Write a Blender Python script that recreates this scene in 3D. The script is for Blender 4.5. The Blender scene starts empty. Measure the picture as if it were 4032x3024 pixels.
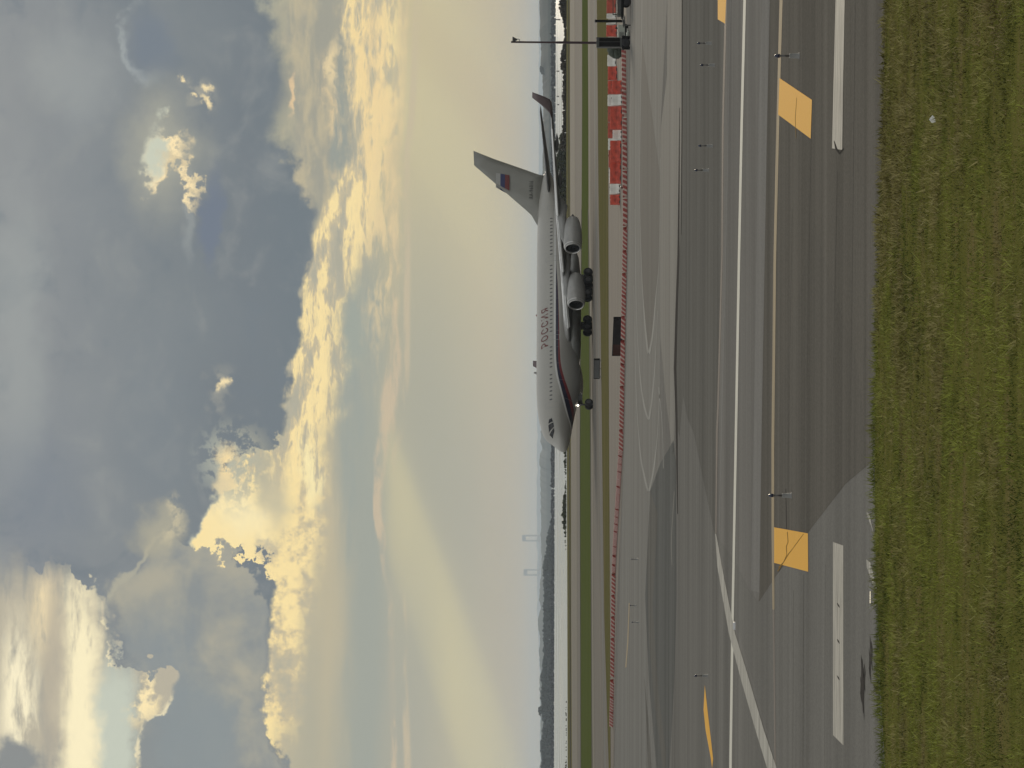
import bpy, bmesh, math, random
from mathutils import Vector, Matrix
import numpy as np

random.seed(7)
RNG = np.random.default_rng(11)
SC = bpy.context.scene
COL = SC.collection

# ---------------------------------------------------------------- camera model
FPX = 16600.0            # focal length in pixels of the 4032-pixel side
CAMZ = 5.9               # eye height (window of a taxiing aircraft)
HOR = 2166.0             # pixel row of eye level in the upright picture
FWD = Vector((0, FPX, HOR - 2016.0)).normalized()
UPV = Vector((0, -(HOR - 2016.0), FPX)).normalized()
RGT = Vector((1, 0, 0))
ROLL = 0.0023
RGT2 = (RGT + UPV * ROLL).normalized()
UPV2 = (UPV - RGT * ROLL).normalized()
EYE = Vector((0, 0, CAMZ))


def ray(u, v):
    return FWD * FPX + RGT2 * (u - 1512.0) - UPV2 * (v - 2016.0)


def G(u, v, z=0.0):
    """ground point seen at upright pixel (u, v)"""
    d = ray(u, v)
    t = (z - CAMZ) / d.z
    return EYE + d * t


def AT(u, v, dist):
    """point at a given forward distance seen at upright pixel (u, v)"""
    d = ray(u, v)
    return EYE + d * (dist / d.y)


def lin(c):
    out = []
    for x in c[:3]:
        x = x / 255.0
        out.append(x / 12.92 if x <= 0.04045 else ((x + 0.055) / 1.055) ** 2.4)
    return tuple(out)


def make_camera():
    cd = bpy.data.cameras.new("camera")
    cam = bpy.data.objects.new("camera", cd)
    COL.objects.link(cam)
    X, Y, Z = -UPV2, RGT2, -FWD          # the phone was held sideways
    m = Matrix(((X.x, Y.x, Z.x, EYE.x), (X.y, Y.y, Z.y, EYE.y), (X.z, Y.z, Z.z, EYE.z), (0, 0, 0, 1)))
    cam.matrix_world = m
    cd.sensor_fit = 'HORIZONTAL'
    cd.sensor_width = 36.0
    cd.lens = 36.0 * FPX / 4032.0
    cd.clip_start = 0.5
    cd.clip_end = 200000.0
    SC.camera = cam


make_camera()
SC.view_settings.view_transform = 'Standard'
SC.view_settings.look = 'None'
SC.view_settings.exposure = 0.0
SC.view_settings.gamma = 1.0
SC.view_settings.use_curve_mapping = False
SC.cycles.use_denoising = True
SC.cycles.max_bounces = 6
SC.cycles.volume_bounces = 1
SC.render.film_transparent = False
# ---------------------------------------------------------------- sky
SUN_AZ, SUN_EL = math.radians(10.7), math.radians(7.0)
world = bpy.data.worlds.new("World")
SC.world = world
world.use_nodes = True
NT = world.node_tree
NT.nodes.clear()


class E:
    """a float socket with arithmetic"""
    def __init__(s, sock): s.s = sock
    def __add__(a, b): return mth('ADD', a, b)
    __radd__ = __add__
    def __sub__(a, b): return mth('SUBTRACT', a, b)
    def __rsub__(a, b): return mth('SUBTRACT', b, a)
    def __mul__(a, b): return mth('MULTIPLY', a, b)
    __rmul__ = __mul__
    def __truediv__(a, b): return mth('DIVIDE', a, b)


def put(sock, val):
    if isinstance(val, E):
        NT.links.new(val.s, sock)
    else:
        sock.default_value = val


def mth(op, a, b=0.0, c=None):
    n = NT.nodes.new('ShaderNodeMath'); n.operation = op
    put(n.inputs[0], a); put(n.inputs[1], b)
    if c is not None: put(n.inputs[2], c)
    return E(n.outputs[0])


def ss(x, a, b):
    n = NT.nodes.new('ShaderNodeMapRange'); n.interpolation_type = 'SMOOTHSTEP'
    put(n.inputs['Value'], x); put(n.inputs['From Min'], a); put(n.inputs['From Max'], b)
    return E(n.outputs['Result'])


def vec(x, y, z=0.0):
    n = NT.nodes.new('ShaderNodeCombineXYZ')
    put(n.inputs[0], x); put(n.inputs[1], y); put(n.inputs[2], z)
    return E(n.outputs[0])


def noise(p, scale, detail=6.0, rough=0.6, dist=0.0):
    n = NT.nodes.new('ShaderNodeTexNoise'); n.noise_dimensions = '3D'
    NT.links.new(p.s, n.inputs['Vector'])
    n.inputs['Scale'].default_value = scale; n.inputs['Detail'].default_value = detail
    n.inputs['Roughness'].default_value = rough; n.inputs['Distortion'].default_value = dist
    return E(n.outputs['Fac'])


def curve(x, pts, xs=3.4, ys=2.4):
    """piecewise function of x; values may run -1*ys..ys"""
    n = NT.nodes.new('ShaderNodeFloatCurve')
    m = n.mapping; m.extend = 'HORIZONTAL'; m.use_clip = False
    c = m.curves[0]
    pts = sorted(pts)
    while len(c.points) < len(pts): c.points.new(0.5, 0.5)
    for p, (a, b) in zip(c.points, pts):
        p.location = (a / xs, b / ys); p.handle_type = 'AUTO_CLAMPED'
    m.update()
    xn = mth('DIVIDE', x, xs)
    NT.links.new(xn.s, n.inputs['Value'])
    return E(n.outputs[0]) * ys


def ramp(x, stops, hi):
    n = NT.nodes.new('ShaderNodeValToRGB')
    cr = n.color_ramp
    while len(cr.elements) < len(stops): cr.elements.new(0.5)
    for e, (p, c) in zip(cr.elements, stops):
        e.position = p / hi; e.color = (*lin(c), 1)
    NT.links.new((x / hi).s, n.inputs['Fac'])
    return E(n.outputs['Color'])


def mix(a, b, f):
    n = NT.nodes.new('ShaderNodeMix'); n.data_type = 'RGBA'; n.clamp_factor = True
    put(n.inputs[0], f)
    for k, v in ((6, a), (7, b)):
        if isinstance(v, E): NT.links.new(v.s, n.inputs[k])
        else: n.inputs[k].default_value = (*lin(v), 1)
    return E(n.outputs[2])


def mx(*a):
    r = a[0]
    for b in a[1:]: r = mth('MAXIMUM', r, b)
    return r


def mn(*a):
    r = a[0]
    for b in a[1:]: r = mth('MINIMUM', r, b)
    return r


def ell(u, v, uc, vc, ru, rv, soft=0.35, ang=0.0):
    """soft ellipse mask"""
    du, dv = u - uc, v - vc
    if ang:
        ca, sa = math.cos(ang), math.sin(ang)
        du, dv = du * ca + dv * sa, dv * ca - du * sa
    a, b = du * (1 / ru), dv * (1 / rv)
    d = mth('SQRT', a * a + b * b)
    return ss(d, 1 + soft, 1 - soft)


tc = NT.nodes.new('ShaderNodeTexCoord')
sp = NT.nodes.new('ShaderNodeSeparateXYZ')
NT.links.new(tc.outputs['Generated'], sp.inputs[0])
DX, DY, DZ = E(sp.outputs[0]), E(sp.outputs[1]), E(sp.outputs[2])
YS = mx(DY, 0.05)
U = DX / YS * (FPX / 1000) + 1.512
V = 2.166 - DZ / YS * (FPX / 1000)
P = vec(U, V)
PS = vec(U * 0.5, V * 3.0, 3.3)            # for streaks
nA = noise(P, 2.6, 9, 0.62) - 0.5
nB = noise(vec(U, V, 7.7), 2.6, 9, 0.62) - 0.5
nF = noise(vec(U, V, 2.1), 11.0, 6, 0.6) - 0.5
nS = noise(PS, 2.2, 8, 0.6) - 0.5
nS2 = noise(vec(U * 0.8, V * 2.6, 9.1), 5.0, 8, 0.62, 0.3) - 0.5
nG = noise(vec(U, V, 5.5), 30.0, 4, 0.6) - 0.5
Uw = U + nA * 0.34 + nF * 0.05
Vw = V + nB * 0.30 + nF * 0.05
Us = U + nA * 0.25
Ue = U + nA * 0.26 + nF * 0.30 + nG * 0.06
nS3 = noise(vec(U * 1.1, V * 4.6, 4.4), 6.0, 7, 0.65, 0.4) - 0.5
Vs = V + nS * 0.16
Vt = V + nB * 0.15 + nF * 0.11 + nG * 0.03            # tighter warp

# clear air between the clouds and the bright murk over the horizon
baseL = ramp(V, [(0, (186, 196, 188)), (0.6, (186, 194, 182)), (1.1, (184, 177, 152)), (1.33, (175, 171, 151)),
                 (1.5, (170, 168, 151)), (1.62, (178, 172, 151)), (1.85, (179, 172, 150)), (2.0, (189, 175, 147)), (2.12, (200, 178, 139))], 2.4)
baseR = ramp(V, [(0, (188, 196, 188)), (0.6, (196, 204, 190)), (1.1, (186, 180, 152)), (1.35, (186, 178, 146)),
                 (1.55, (205, 190, 148)), (1.8, (203, 187, 148)), (2.0, (203, 182, 144)), (2.15, (206, 179, 136))], 2.4)
c = mix(baseL, baseR, ss(U, 0.9, 2.4))
# darker greenish murk mid picture
c = mix(c, (169, 168, 150), ell(Us, V, 1.5, 1.66, 0.8, 0.17, 0.9) * 0.7)
# shafts of sunlight: they fan out from the sun
tt = (V - 0.26) / mx(4.6 - U, 0.3)
sh = curve(tt, [(0.30, 0), (0.335, .3), (0.363, 1), (0.395, .35), (0.43, 0.0), (0.5, .08), (0.6, .35), (0.69, .75),
                (0.77, .4), (0.84, .2), (0.92, .5), (1.0, .35), (1.15, .2)], 1.4, 1.0)
c = mix(c, (216, 204, 158), sh * ss(V, 1.40, 1.62) * ss(V, 2.3, 2.0) * 0.68)

# blue-grey bank behind the golden streaks
b2 = curve(U, [(0, 1.41), (0.5, 1.42), (1.0, 1.425), (1.5, 1.42), (1.9, 1.42), (2.3, 1.46)])
mB = ss(mth('ABSOLUTE', Vs - b2), 0.125, 0.03) * ss(U, 2.35, 1.75)
c = mix(c, (156, 162, 153), mB * (0.7 + 0.3 * ss(nS, -0.1, 0.12)))

c = mix(c, (166, 166, 152), ell(Us, V, 0.25, 1.62, 0.55, 0.10, 0.9) * 0.55)
c = mix(c, (200, 186, 152), ell(Us, Vs, 0.75, 1.31, 0.7, 0.05, 0.9) * 0.6)
# tan veils under the dark cloud, right side
mt = ss(Vs + nF * 0.2, 1.06, 1.16) * ss(Vs, 1.46, 1.36) * ss(U, 1.75, 2.25)
c = mix(c, mix((158, 156, 143), (192, 180, 150), ss(nS2, -0.1, 0.14)), mt * 0.9)
c = mix(c, (150, 156, 148), ell(Us, Vs, 2.42, 1.345, 0.38, 0.035, 0.5) * 0.85)
c = mix(c, (240, 208, 160), ell(Us, Vt, 2.66, 1.145, 0.06, 0.012, 0.6, 0.12))
c = mix(c, (236, 214, 166), ell(Us, Vt, 2.74, 1.31, 0.1, 0.018, 0.7, 0.1) * 0.9)
c = mix(c, (228, 204, 158), ell(Us, Vt, 2.52, 1.31, 0.22, 0.022, 0.8, -0.1) * ss(nS2, -0.12, 0.1))

# the golden band
gu = curve(Ue, [(-0.2, 1.10), (0.08, 1.08), (0.2, 1.04), (0.4, 1.05), (0.6, 1.07), (0.72, 1.08), (0.79, 1.06), (0.84, 0.80),
               (0.9, 0.755), (1.0, 0.81), (1.08, 0.87), (1.18, 0.90), (1.24, 0.98), (1.29, 1.13), (1.52, 1.142), (1.82, 1.18),
               (2.02, 1.215), (2.15, 1.27), (2.3, 1.33), (2.5, 1.385), (2.75, 1.365), (3.02, 1.34), (3.3, 1.30)])
gl = curve(U, [(-0.2, 1.10), (0.1, 1.14), (0.25, 1.19), (0.5, 1.235), (0.8, 1.28), (1.0, 1.31), (1.2, 1.31), (1.5, 1.36),
               (1.8, 1.36), (2.05, 1.44), (2.3, 1.52), (2.6, 1.56), (3.02, 1.58), (3.3, 1.58)])
low = ss(U, 0.9, 1.35)                       # streaky to the right, billowy to the left
gtex = mix_f = None
brk = ss(nS2 + nS * 0.5 + nS3 * 0.3, -0.26, -0.04)
mg = ss(Vt, gu - 0.015, gu + 0.012) * ss(Vt + nS * 0.22, gl + 0.06, gl - 0.07)
cov = (1.0 - ss(U, 1.6, 2.3) * (1.0 - brk)) * (1.0 - ell(U, V, 1.21, 0.93, 0.16, 0.15, 0.7) * ss(nF + nG * 0.5 + nA * 0.5, 0.05, -0.07))
tb = ss(nB * 0.9 + nF * 0.7 + nG * 0.25 + (gl - V) * 0.45 + 0.16 * ell(U, V, 1.02, 0.98, 0.26, 0.28, 0.9), -0.16, 0.26)   # billows
ts = ss(nS2 + nS * 0.5 + nS3 * 0.7 + nF * 0.15, -0.14, 0.16)               # streaks
tg = tb + (ts - tb) * low
gold = mix(mix((180, 175, 155), (230, 206, 156), tg), (255, 230, 166), ss(tg + nS3 * 0.9 * low, 0.38, 0.92))
gold = mix(gold, (200, 188, 156), ss(nS3 + nF * 0.3, 0.04, 0.22) * 0.65 * low)
gold = mix(gold, (255, 242, 196), ell(Uw, Vw, 1.0, 0.93, 0.12, 0.11, 0.9) * 0.6)
gold = mix(gold, (196, 188, 160), ell(Uw, Vw, 1.05, 1.075, 0.12, 0.05, 0.8) * 0.8)
c = mix(c, gold, mg * cov)
# bright heart of the band and its dark notch
c = mix(c, (255, 238, 180), ell(Uw, Vt, 1.18, 1.22, 0.16, 0.03, 0.8) * ss(ts, 0.1, 0.8))
c = mix(c, (160, 166, 154), ell(Uw, Vt, 1.72, 1.40, 0.16, 0.05, 0.6))
c = mix(c, (252, 224, 160), ell(Us, Vt, 2.95, 1.43, 0.55, 0.075, 0.8) * ss(nS2 + nS * 0.4 + nS3 * 0.6, -0.14, 0.12) * 0.9)
c = mix(c, (248, 218, 158), ell(Us, Vt, 2.55, 1.46, 0.42, 0.07, 0.9) * ss(nS3 + nS * 0.6, -0.10, 0.14) * 0.8)
c = mix(c, (238, 212, 160), ell(Us, Vt, 2.1, 1.50, 0.40, 0.06, 0.9) * ss(nS3 + nS2 * 0.6, -0.06, 0.16) * 0.8)

# pink-tan streaks below it
pc = curve(U, [(-0.1, 1.56), (0.2, 1.55), (0.4, 1.537), (0.6, 1.537), (0.78, 1.508), (0.92, 1.50), (1.02, 1.487), (1.22, 1.496),
               (1.32, 1.522), (1.42, 1.526), (1.52, 1.545), (1.75, 1.55), (2.02, 1.55), (2.3, 1.545), (2.6, 1.57), (3.3, 1.6)])
ph = curve(U, [(-0.1, 0.012), (0.4, 0.016), (0.6, 0.014), (0.78, 0.009), (0.92, 0.018), (1.05, 0.018), (1.22, 0.028), (1.42, 0.032),
               (1.55, 0.034), (1.75, 0.018), (2.02, 0.018), (2.3, 0.028), (3.3, 0.02)])
dp = mth('ABSOLUTE', V + nS * 0.07 + nS3 * 0.03 - pc)
mp = ss(dp / ph, 1.35, 0.55)
c = mix(c, mix((214, 191, 158), (228, 202, 156), ss(U, 1.6, 2.2)), mp * 0.8 * (0.10 + 0.8 * ss(nS2 + nS * 0.5 + nS3 * 0.5, -0.12, 0.08)) * (1.0 - ss(U, 1.85, 2.2) * 0.6))
c = mix(c, (205, 188, 156), ss(mth('ABSOLUTE', V + nS * 0.05 - pc - 0.055) / 0.014, 1.4, 0.4) * ss(nS, -0.02, 0.08) * 0.75)

# the big dark cloud
ed = curve(Ue, [(-0.2, 1.2), (0.0, 1.13), (0.1, 1.10), (0.22, 1.045), (0.4, 1.05), (0.6, 1.07), (0.72, 1.08), (0.79, 1.06),
               (0.84, 0.79), (0.9, 0.745), (1.0, 0.80), (1.08, 0.86), (1.18, 0.89), (1.25, 0.99), (1.30, 1.128), (1.52, 1.142),
               (1.82, 1.18), (2.02, 1.215), (2.17, 1.235), (2.3, 1.20), (2.45, 1.10), (2.56, 1.085), (2.64, 1.11), (2.75, 1.12),
               (2.9, 1.08), (3.02, 1.03), (3.3, 0.95)])
soft = 0.014 + 0.05 * ss(U, 2.05, 2.5)
md = ss(Vt, ed + soft, ed - soft) * (1.0 - ell(U, V, 1.21, 0.92, 0.12, 0.12, 0.7) * ss(nF + nG * 0.5 + nA * 0.4, -0.02, 0.07) * 0.8)
n5 = noise(P, 1.7, 5, 0.55, 0.5) - 0.5
dk = ramp(V + n5 * 0.5, [(0, (145, 148, 149)), (0.3, (135, 140, 143)), (0.7, (124, 131, 135)), (0.95, (115, 123, 129)), (1.2, (109, 119, 126))], 2.4)
n6 = noise(vec(U, V * 1.15, 1.3), 3.4, 8, 0.58, 0.6) - 0.5
n7 = noise(vec(U * 0.8, V, 6.3), 8.0, 6, 0.6, 0.4) - 0.5
dk = mix(dk, (154, 156, 153), ss(n6 + n7 * 0.35, 0.0, 0.28) * 0.5)
dk = mix(dk, (112, 122, 130), ss(n6 + n7 * 0.35, -0.02, -0.26) * 0.62)
c = mix(c, dk, md)
c = mix(c, (120, 129, 140), md * ell(Uw, Vw, 1.08, 0.13, 0.26, 0.16, 0.9) * 0.55)
c = mix(c, (160, 164, 162), md * ell(Uw, Vw, 1.75, 0.06, 0.5, 0.09, 0.7) * 0.6)
c = mix(c, (124, 132, 138), md * ell(Uw, Vw, 1.3, 0.62, 0.35, 0.14, 0.8) * 0.5)
c = mix(c, (157, 161, 160), md * ell(Uw, Vw, 2.72, 0.30, 0.14, 0.16, 0.8, 0.6) * 0.6)
c = mix(c, (112, 122, 137), md * ell(Us, Vt, 2.16, 0.835, 0.18, 0.040, 0.45) * 0.95)
c = mix(c, (152, 157, 156), md * ell(Us, Vt, 2.16, 0.75, 0.14, 0.022, 0.7) * 0.6)
# lens-shaped cloud with a pale rim
lens = mth('SQRT', ((Us - 2.85) * 6.0) * ((Us - 2.85) * 6.0) + ((Vt - 0.60) * 9.5) * ((Vt - 0.60) * 9.5))
c = mix(c, (162, 168, 168), md * ss(mth('ABSOLUTE', lens - 1.0), 0.30, 0.03) * ss(Vt + (U - 2.85) * 0.25, 0.66, 0.50) * ss(nF + nA, -0.3, 0.0) * 0.85)
c = mix(c, (117, 127, 138), md * ell(Us, Vt, 2.83, 0.605, 0.13, 0.075, 0.7) * 0.85)

# paler grey cloud low on the left, in front of the gold
gg = curve(Ue, [(-0.2, 1.20), (0.05, 1.11), (0.2, 1.06), (0.4, 1.05), (0.55, 1.06), (0.7, 1.03), (0.8, 0.94), (0.9, 0.70), (1.0, 0.5)])
ggt = curve(Ue, [(-0.2, 0.53), (0.3, 0.52), (0.5, 0.44), (0.66, 0.42), (0.8, 0.52), (0.92, 0.62), (1.0, 0.70)])
m6 = ss(Vt, gg + 0.012, gg - 0.02) * ss(Vw, ggt - 0.03, ggt + 0.05) * ss(U, 0.98, 0.86)
lg = mix((139, 144, 144), (174, 169, 151), ss(n5 * 0.8 + n6 * 0.9 + nB * 0.5 + nF * 0.3 + (U - 0.5) * 0.25, -0.20, 0.22))
c = mix(c, lg, m6)
c = mix(c, (137, 146, 150), m6 * ell(Uw, Vw, 0.42, 0.62, 0.2, 0.14, 0.9) * 0.6)
c = mix(c, (138, 146, 148), m6 * ell(Uw, Vt, 0.12, 0.78, 0.24, 0.17, 0.35) * 0.9)
c = mix(c, (176, 172, 154), ss(mth('ABSOLUTE', Vw - (0.405 + (U - 0.64) * 0.72)), 0.022, 0.004) * ss(U, 0.62, 0.68) * ss(U, 1.0, 0.9) * 0.8)
c = mix(c, (178, 172, 150), ell(Uw, Vw, 0.93, 0.60, 0.07, 0.09, 0.6) * 0.8)

# wisps above the golden tower
c = mix(c, (250, 224, 168), ell(Uw, Vw, 1.19, 0.92, 0.09, 0.05, 0.6) * ss(nF + nA * 0.6, -0.04, 0.06))
c = mix(c, (226, 208, 166), ell(Uw, Vw, 1.10, 0.90, 0.07, 0.04, 0.6) * ss(nF, -0.03, 0.06) * 0.8)
c = mix(c, (208, 196, 162), ell(Uw, Vw, 0.98, 0.66, 0.06, 0.04, 0.7) * ss(nF, -0.06, 0.06) * 0.7)

# the opening at the top left: pale sky, gold sheets, grey veils
go = curve(Ue, [(-0.2, 0.57), (0.0, 0.555), (0.09, 0.555), (0.16, 0.575), (0.26, 0.665), (0.32, 0.685), (0.36, 0.58), (0.40, 0.47),
               (0.5, 0.435), (0.62, 0.415), (0.70, 0.375), (0.76, 0.25), (0.82, 0.12), (0.9, -0.1), (1.2, -0.6)])
ga = ss(Vt, go + 0.008, go - 0.02)
gs = ga * ss(U + nA * 0.4, 0.86, 0.66)
inn = mix((186, 178, 158), (152, 153, 147), ss(nS + nS3 * 0.4, -0.06, 0.12))
inn = mix(inn, (199, 204, 188), ell(U + nA * 0.1, Vt, 0.12, 0.455, 0.30, 0.088, 0.45))
inn = mix(inn, (255, 242, 200), ell(Us, Vt, 0.20, 0.315, 0.60, 0.075, 0.6) * ss(nS2 + nS3 * 0.5 + 0.18 * ss(U, 0.8, 0.2), -0.18, 0.08))
inn = mix(inn, (255, 243, 206), ell(Us, Vs, 0.22, 0.065, 0.32, 0.075, 0.7) * ss(nS2 + nS3 * 0.5, -0.22, 0.06))
inn = mix(inn, (244, 224, 180), ell(Us, Vs, 0.62, 0.175, 0.16, 0.05, 0.9) * ss(nS + nS3 * 0.5, -0.16, 0.04))
inn = mix(inn, (186, 176, 156), ell(Us, Vs, 0.35, 0.21, 0.36, 0.045, 0.6) * 0.8)
inn = mix(inn, (255, 234, 182), ell(U + nA * 0.15, Vt, 0.27, 0.565, 0.10, 0.055, 0.5) * ss(nF + nA, -0.1, 0.05))
inn = mix(inn, (140, 143, 142), ell(Uw, Vw, 0.0, 0.06, 0.09, 0.10, 0.4))
c = mix(c, inn, gs)
c = mix(c, (255, 240, 196), ss(mth('ABSOLUTE', Vt - go + 0.006), 0.014, 0.002) * ss(U, 0.74, 0.6) * ss(nF + nA * 0.8, -0.06, 0.1) * 0.7)

# gaps that let the light through
c = mix(c, (188, 184, 162), ell(Uw, Vw, 2.42, 0.64, 0.20, 0.12, 0.8) * 0.55)
Uh = U + nA * 0.30 + nF * 0.42 + nG * 0.06
Vh = V + nB * 0.22 + nF * 0.20 + nG * 0.06
hg = mx(ell(Uh, Vh, 2.415, 0.655, 0.112, 0.066, 0.35, 0.45), ell(Uh, Vh, 2.315, 0.742, 0.072, 0.034, 0.5, -0.55), ell(Uh, Vh, 2.475, 0.70, 0.05, 0.028, 0.5, -0.4))
c = mix(c, mix((222, 204, 164), (255, 232, 182), ss(nF + nG * 0.6, -0.06, 0.08)), hg * ss(nF + nG * 0.5 + hg * 0.2, -0.06, 0.06))
c = mix(c, (205, 208, 188), ell(Uh, Vh, 2.42, 0.622, 0.088, 0.046, 0.5, 0.38))
dots = mx(ell(Uw, Vt, 2.69, 0.725, 0.013, 0.010, 0.8), ell(Uw, Vt, 1.49, 0.885, 0.022, 0.011, 0.8), ell(Uw, Vt, 1.475, 0.872, 0.012, 0.02, 0.8), ell(Uw, Vt, 2.63, 0.815, 0.024, 0.010, 0.8, -0.5),
          ell(Uw, Vt, 2.69, 0.82, 0.014, 0.015, 0.8, 0.5), ell(Uw, Vt, 2.64, 0.77, 0.010, 0.008, 0.8))
c = mix(c, (176, 172, 156), mx(ell(Uw, Vt, 2.66, 0.79, 0.06, 0.05, 0.9), ell(Uw, Vt, 1.49, 0.87, 0.06, 0.05, 0.9)) * ss(nF, -0.05, 0.1) * 0.6)
c = mix(c, (250, 228, 178), dots * 0.95)

# away from the picture: overcast with some clear sky
sky = NT.nodes.new('ShaderNodeTexSky'); sky.sky_type = 'NISHITA'; sky.sun_disc = False
sky.sun_elevation = SUN_EL; sky.sun_rotation = SUN_AZ
sky.air_density = 1.0; sky.dust_density = 2.0

sc = NT.nodes.new('ShaderNodeVectorMath'); sc.operation = 'SCALE'
NT.links.new(c.s, sc.inputs[0]); sc.inputs['Scale'].default_value = 10.0
PG = vec(DX, DY, DZ * 2.0)
gn = noise(PG, 2.2, 6, 0.6)
gcl = mix((176, 180, 182), (236, 234, 228), ss(gn, 0.35, 0.68))
sc2 = NT.nodes.new('ShaderNodeVectorMath'); sc2.operation = 'SCALE'
NT.links.new(gcl.s, sc2.inputs[0]); sc2.inputs['Scale'].default_value = 10.0
mg2 = NT.nodes.new('ShaderNodeMix'); mg2.data_type = 'RGBA'
put(mg2.inputs[0], ss(gn, 0.56, 0.40) * 0.45)
NT.links.new(sc2.outputs[0], mg2.inputs[6]); NT.links.new(sky.outputs[0], mg2.inputs[7])
front = ss(DY, 0.80, 0.93) * ss(V, -4.5, -0.6)
mf = NT.nodes.new('ShaderNodeMix'); mf.data_type = 'RGBA'
put(mf.inputs[0], front)
NT.links.new(mg2.outputs[2], mf.inputs[6]); NT.links.new(sc.outputs[0], mf.inputs[7])
bg = NT.nodes.new('ShaderNodeBackground'); bg.inputs['Strength'].default_value = 0.1
NT.links.new(mf.outputs[2], bg.inputs['Color'])
wo = NT.nodes.new('ShaderNodeOutputWorld')
world.cycles.sampling_method = "MANUAL"; world.cycles.sample_map_resolution = 512
NT.links.new(bg.outputs[0], wo.inputs['Surface'])

sl = bpy.data.lights.new("sun", 'SUN')
sl.energy = 1.2; sl.angle = math.radians(10); sl.color = (1.0, 0.86, 0.66)
so = bpy.data.objects.new("sun", sl); COL.objects.link(so)
sd = Vector((math.sin(SUN_AZ) * math.cos(SUN_EL), math.cos(SUN_AZ) * math.cos(SUN_EL), math.sin(SUN_EL)))
so.rotation_euler = sd.to_track_quat('Z', 'Y').to_euler()
so.location = (60, 300, 80)
# ---------------------------------------------------------------- materials
def new_mat(name):
    m = bpy.data.materials.new(name); m.use_nodes = True
    return m, m.node_tree, m.node_tree.nodes['Principled BSDF']


def plain(name, col, rough=0.6, metal=0.0, var=0.12, scale=3.0, spec=0.5, stretch=(1, 1, 1)):
    """a paint or plastic with mottled wear"""
    m, nt, b = new_mat(name)
    tcn = nt.nodes.new('ShaderNodeTexCoord'); mp = nt.nodes.new('ShaderNodeMapping')
    mp.inputs['Scale'].default_value = stretch
    nz = nt.nodes.new('ShaderNodeTexNoise'); nz.inputs['Scale'].default_value = scale; nz.inputs['Detail'].default_value = 6
    nt.links.new(tcn.outputs['Object'], mp.inputs[0]); nt.links.new(mp.outputs[0], nz.inputs['Vector'])
    rp = nt.nodes.new('ShaderNodeValToRGB')
    rp.color_ramp.elements[0].position = 0.3; rp.color_ramp.elements[1].position = 0.7
    rp.color_ramp.elements[0].color = (*[x * (1 - var) for x in col], 1)
    rp.color_ramp.elements[1].color = (*[min(1, x * (1 + var)) for x in col], 1)
    nt.links.new(nz.outputs['Fac'], rp.inputs[0]); nt.links.new(rp.outputs[0], b.inputs['Base Color'])
    b.inputs['Roughness'].default_value = rough; b.inputs['Metallic'].default_value = metal
    b.inputs['Specular IOR Level'].default_value = spec
    return m


KP = 0.50
KW = 0.80
KG = 0.46


def paving(name, col, var=0.17, streak=0.16, rough=0.92, stain=0.10, warm=0.0, spec=0.08):
    """asphalt or concrete: fine grain, long wear streaks along the taxiway, blotchy stains"""
    m, nt, b = new_mat(name)
    L = nt.links
    tcn = nt.nodes.new('ShaderNodeTexCoord')

    def nz(scale, st, det, rgh=0.6):
        mp = nt.nodes.new('ShaderNodeMapping'); mp.inputs['Scale'].default_value = st
        L.new(tcn.outputs['Object'], mp.inputs[0])
        n = nt.nodes.new('ShaderNodeTexNoise'); n.inputs['Scale'].default_value = scale
        n.inputs['Detail'].default_value = det; n.inputs['Roughness'].default_value = rgh
        L.new(mp.outputs[0], n.inputs['Vector'])
        mr = nt.nodes.new('ShaderNodeMapRange'); mr.inputs[1].default_value = 0.3; mr.inputs[2].default_value = 0.7
        mr.inputs[3].default_value = -1; mr.inputs[4].default_value = 1; mr.clamp = True
        L.new(n.outputs['Fac'], mr.inputs[0])
        return mr.outputs[0]

    def ma(op, a, bb):
        n = nt.nodes.new('ShaderNodeMath'); n.operation = op
        for k, x in enumerate((a, bb)):
            if isinstance(x, (int, float)): n.inputs[k].default_value = x
            else: L.new(x, n.inputs[k])
        return n.outputs[0]
    g = nz(16.0, (1, 0.35, 1), 4, 0.85)
    s1 = nz(1.0, (0.018, 0.55, 1), 8, 0.65)
    s2 = nz(0.12, (0.25, 1.0, 1), 5)
    s3 = nz(1.0, (0.006, 0.17, 1), 6, 0.6)
    s4 = nz(1.0, (0.09, 1.3, 1), 6, 0.75)
    f = ma('ADD', 1.0, ma('ADD', ma('MULTIPLY', g, var), ma('ADD', ma('MULTIPLY', s1, streak), ma('MULTIPLY', s2, stain))))
    f = ma('ADD', f, ma('ADD', ma('MULTIPLY', s3, streak), ma('MULTIPLY', s4, streak * .22)))
    vm = nt.nodes.new('ShaderNodeVectorMath'); vm.operation = 'SCALE'
    vm.inputs[0].default_value = [x * KP for x in col]
    L.new(f, vm.inputs['Scale']); L.new(vm.outputs[0], b.inputs['Base Color'])
    b.inputs['Roughness'].default_value = rough
    b.inputs['Specular IOR Level'].default_value = spec
    return m


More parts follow.
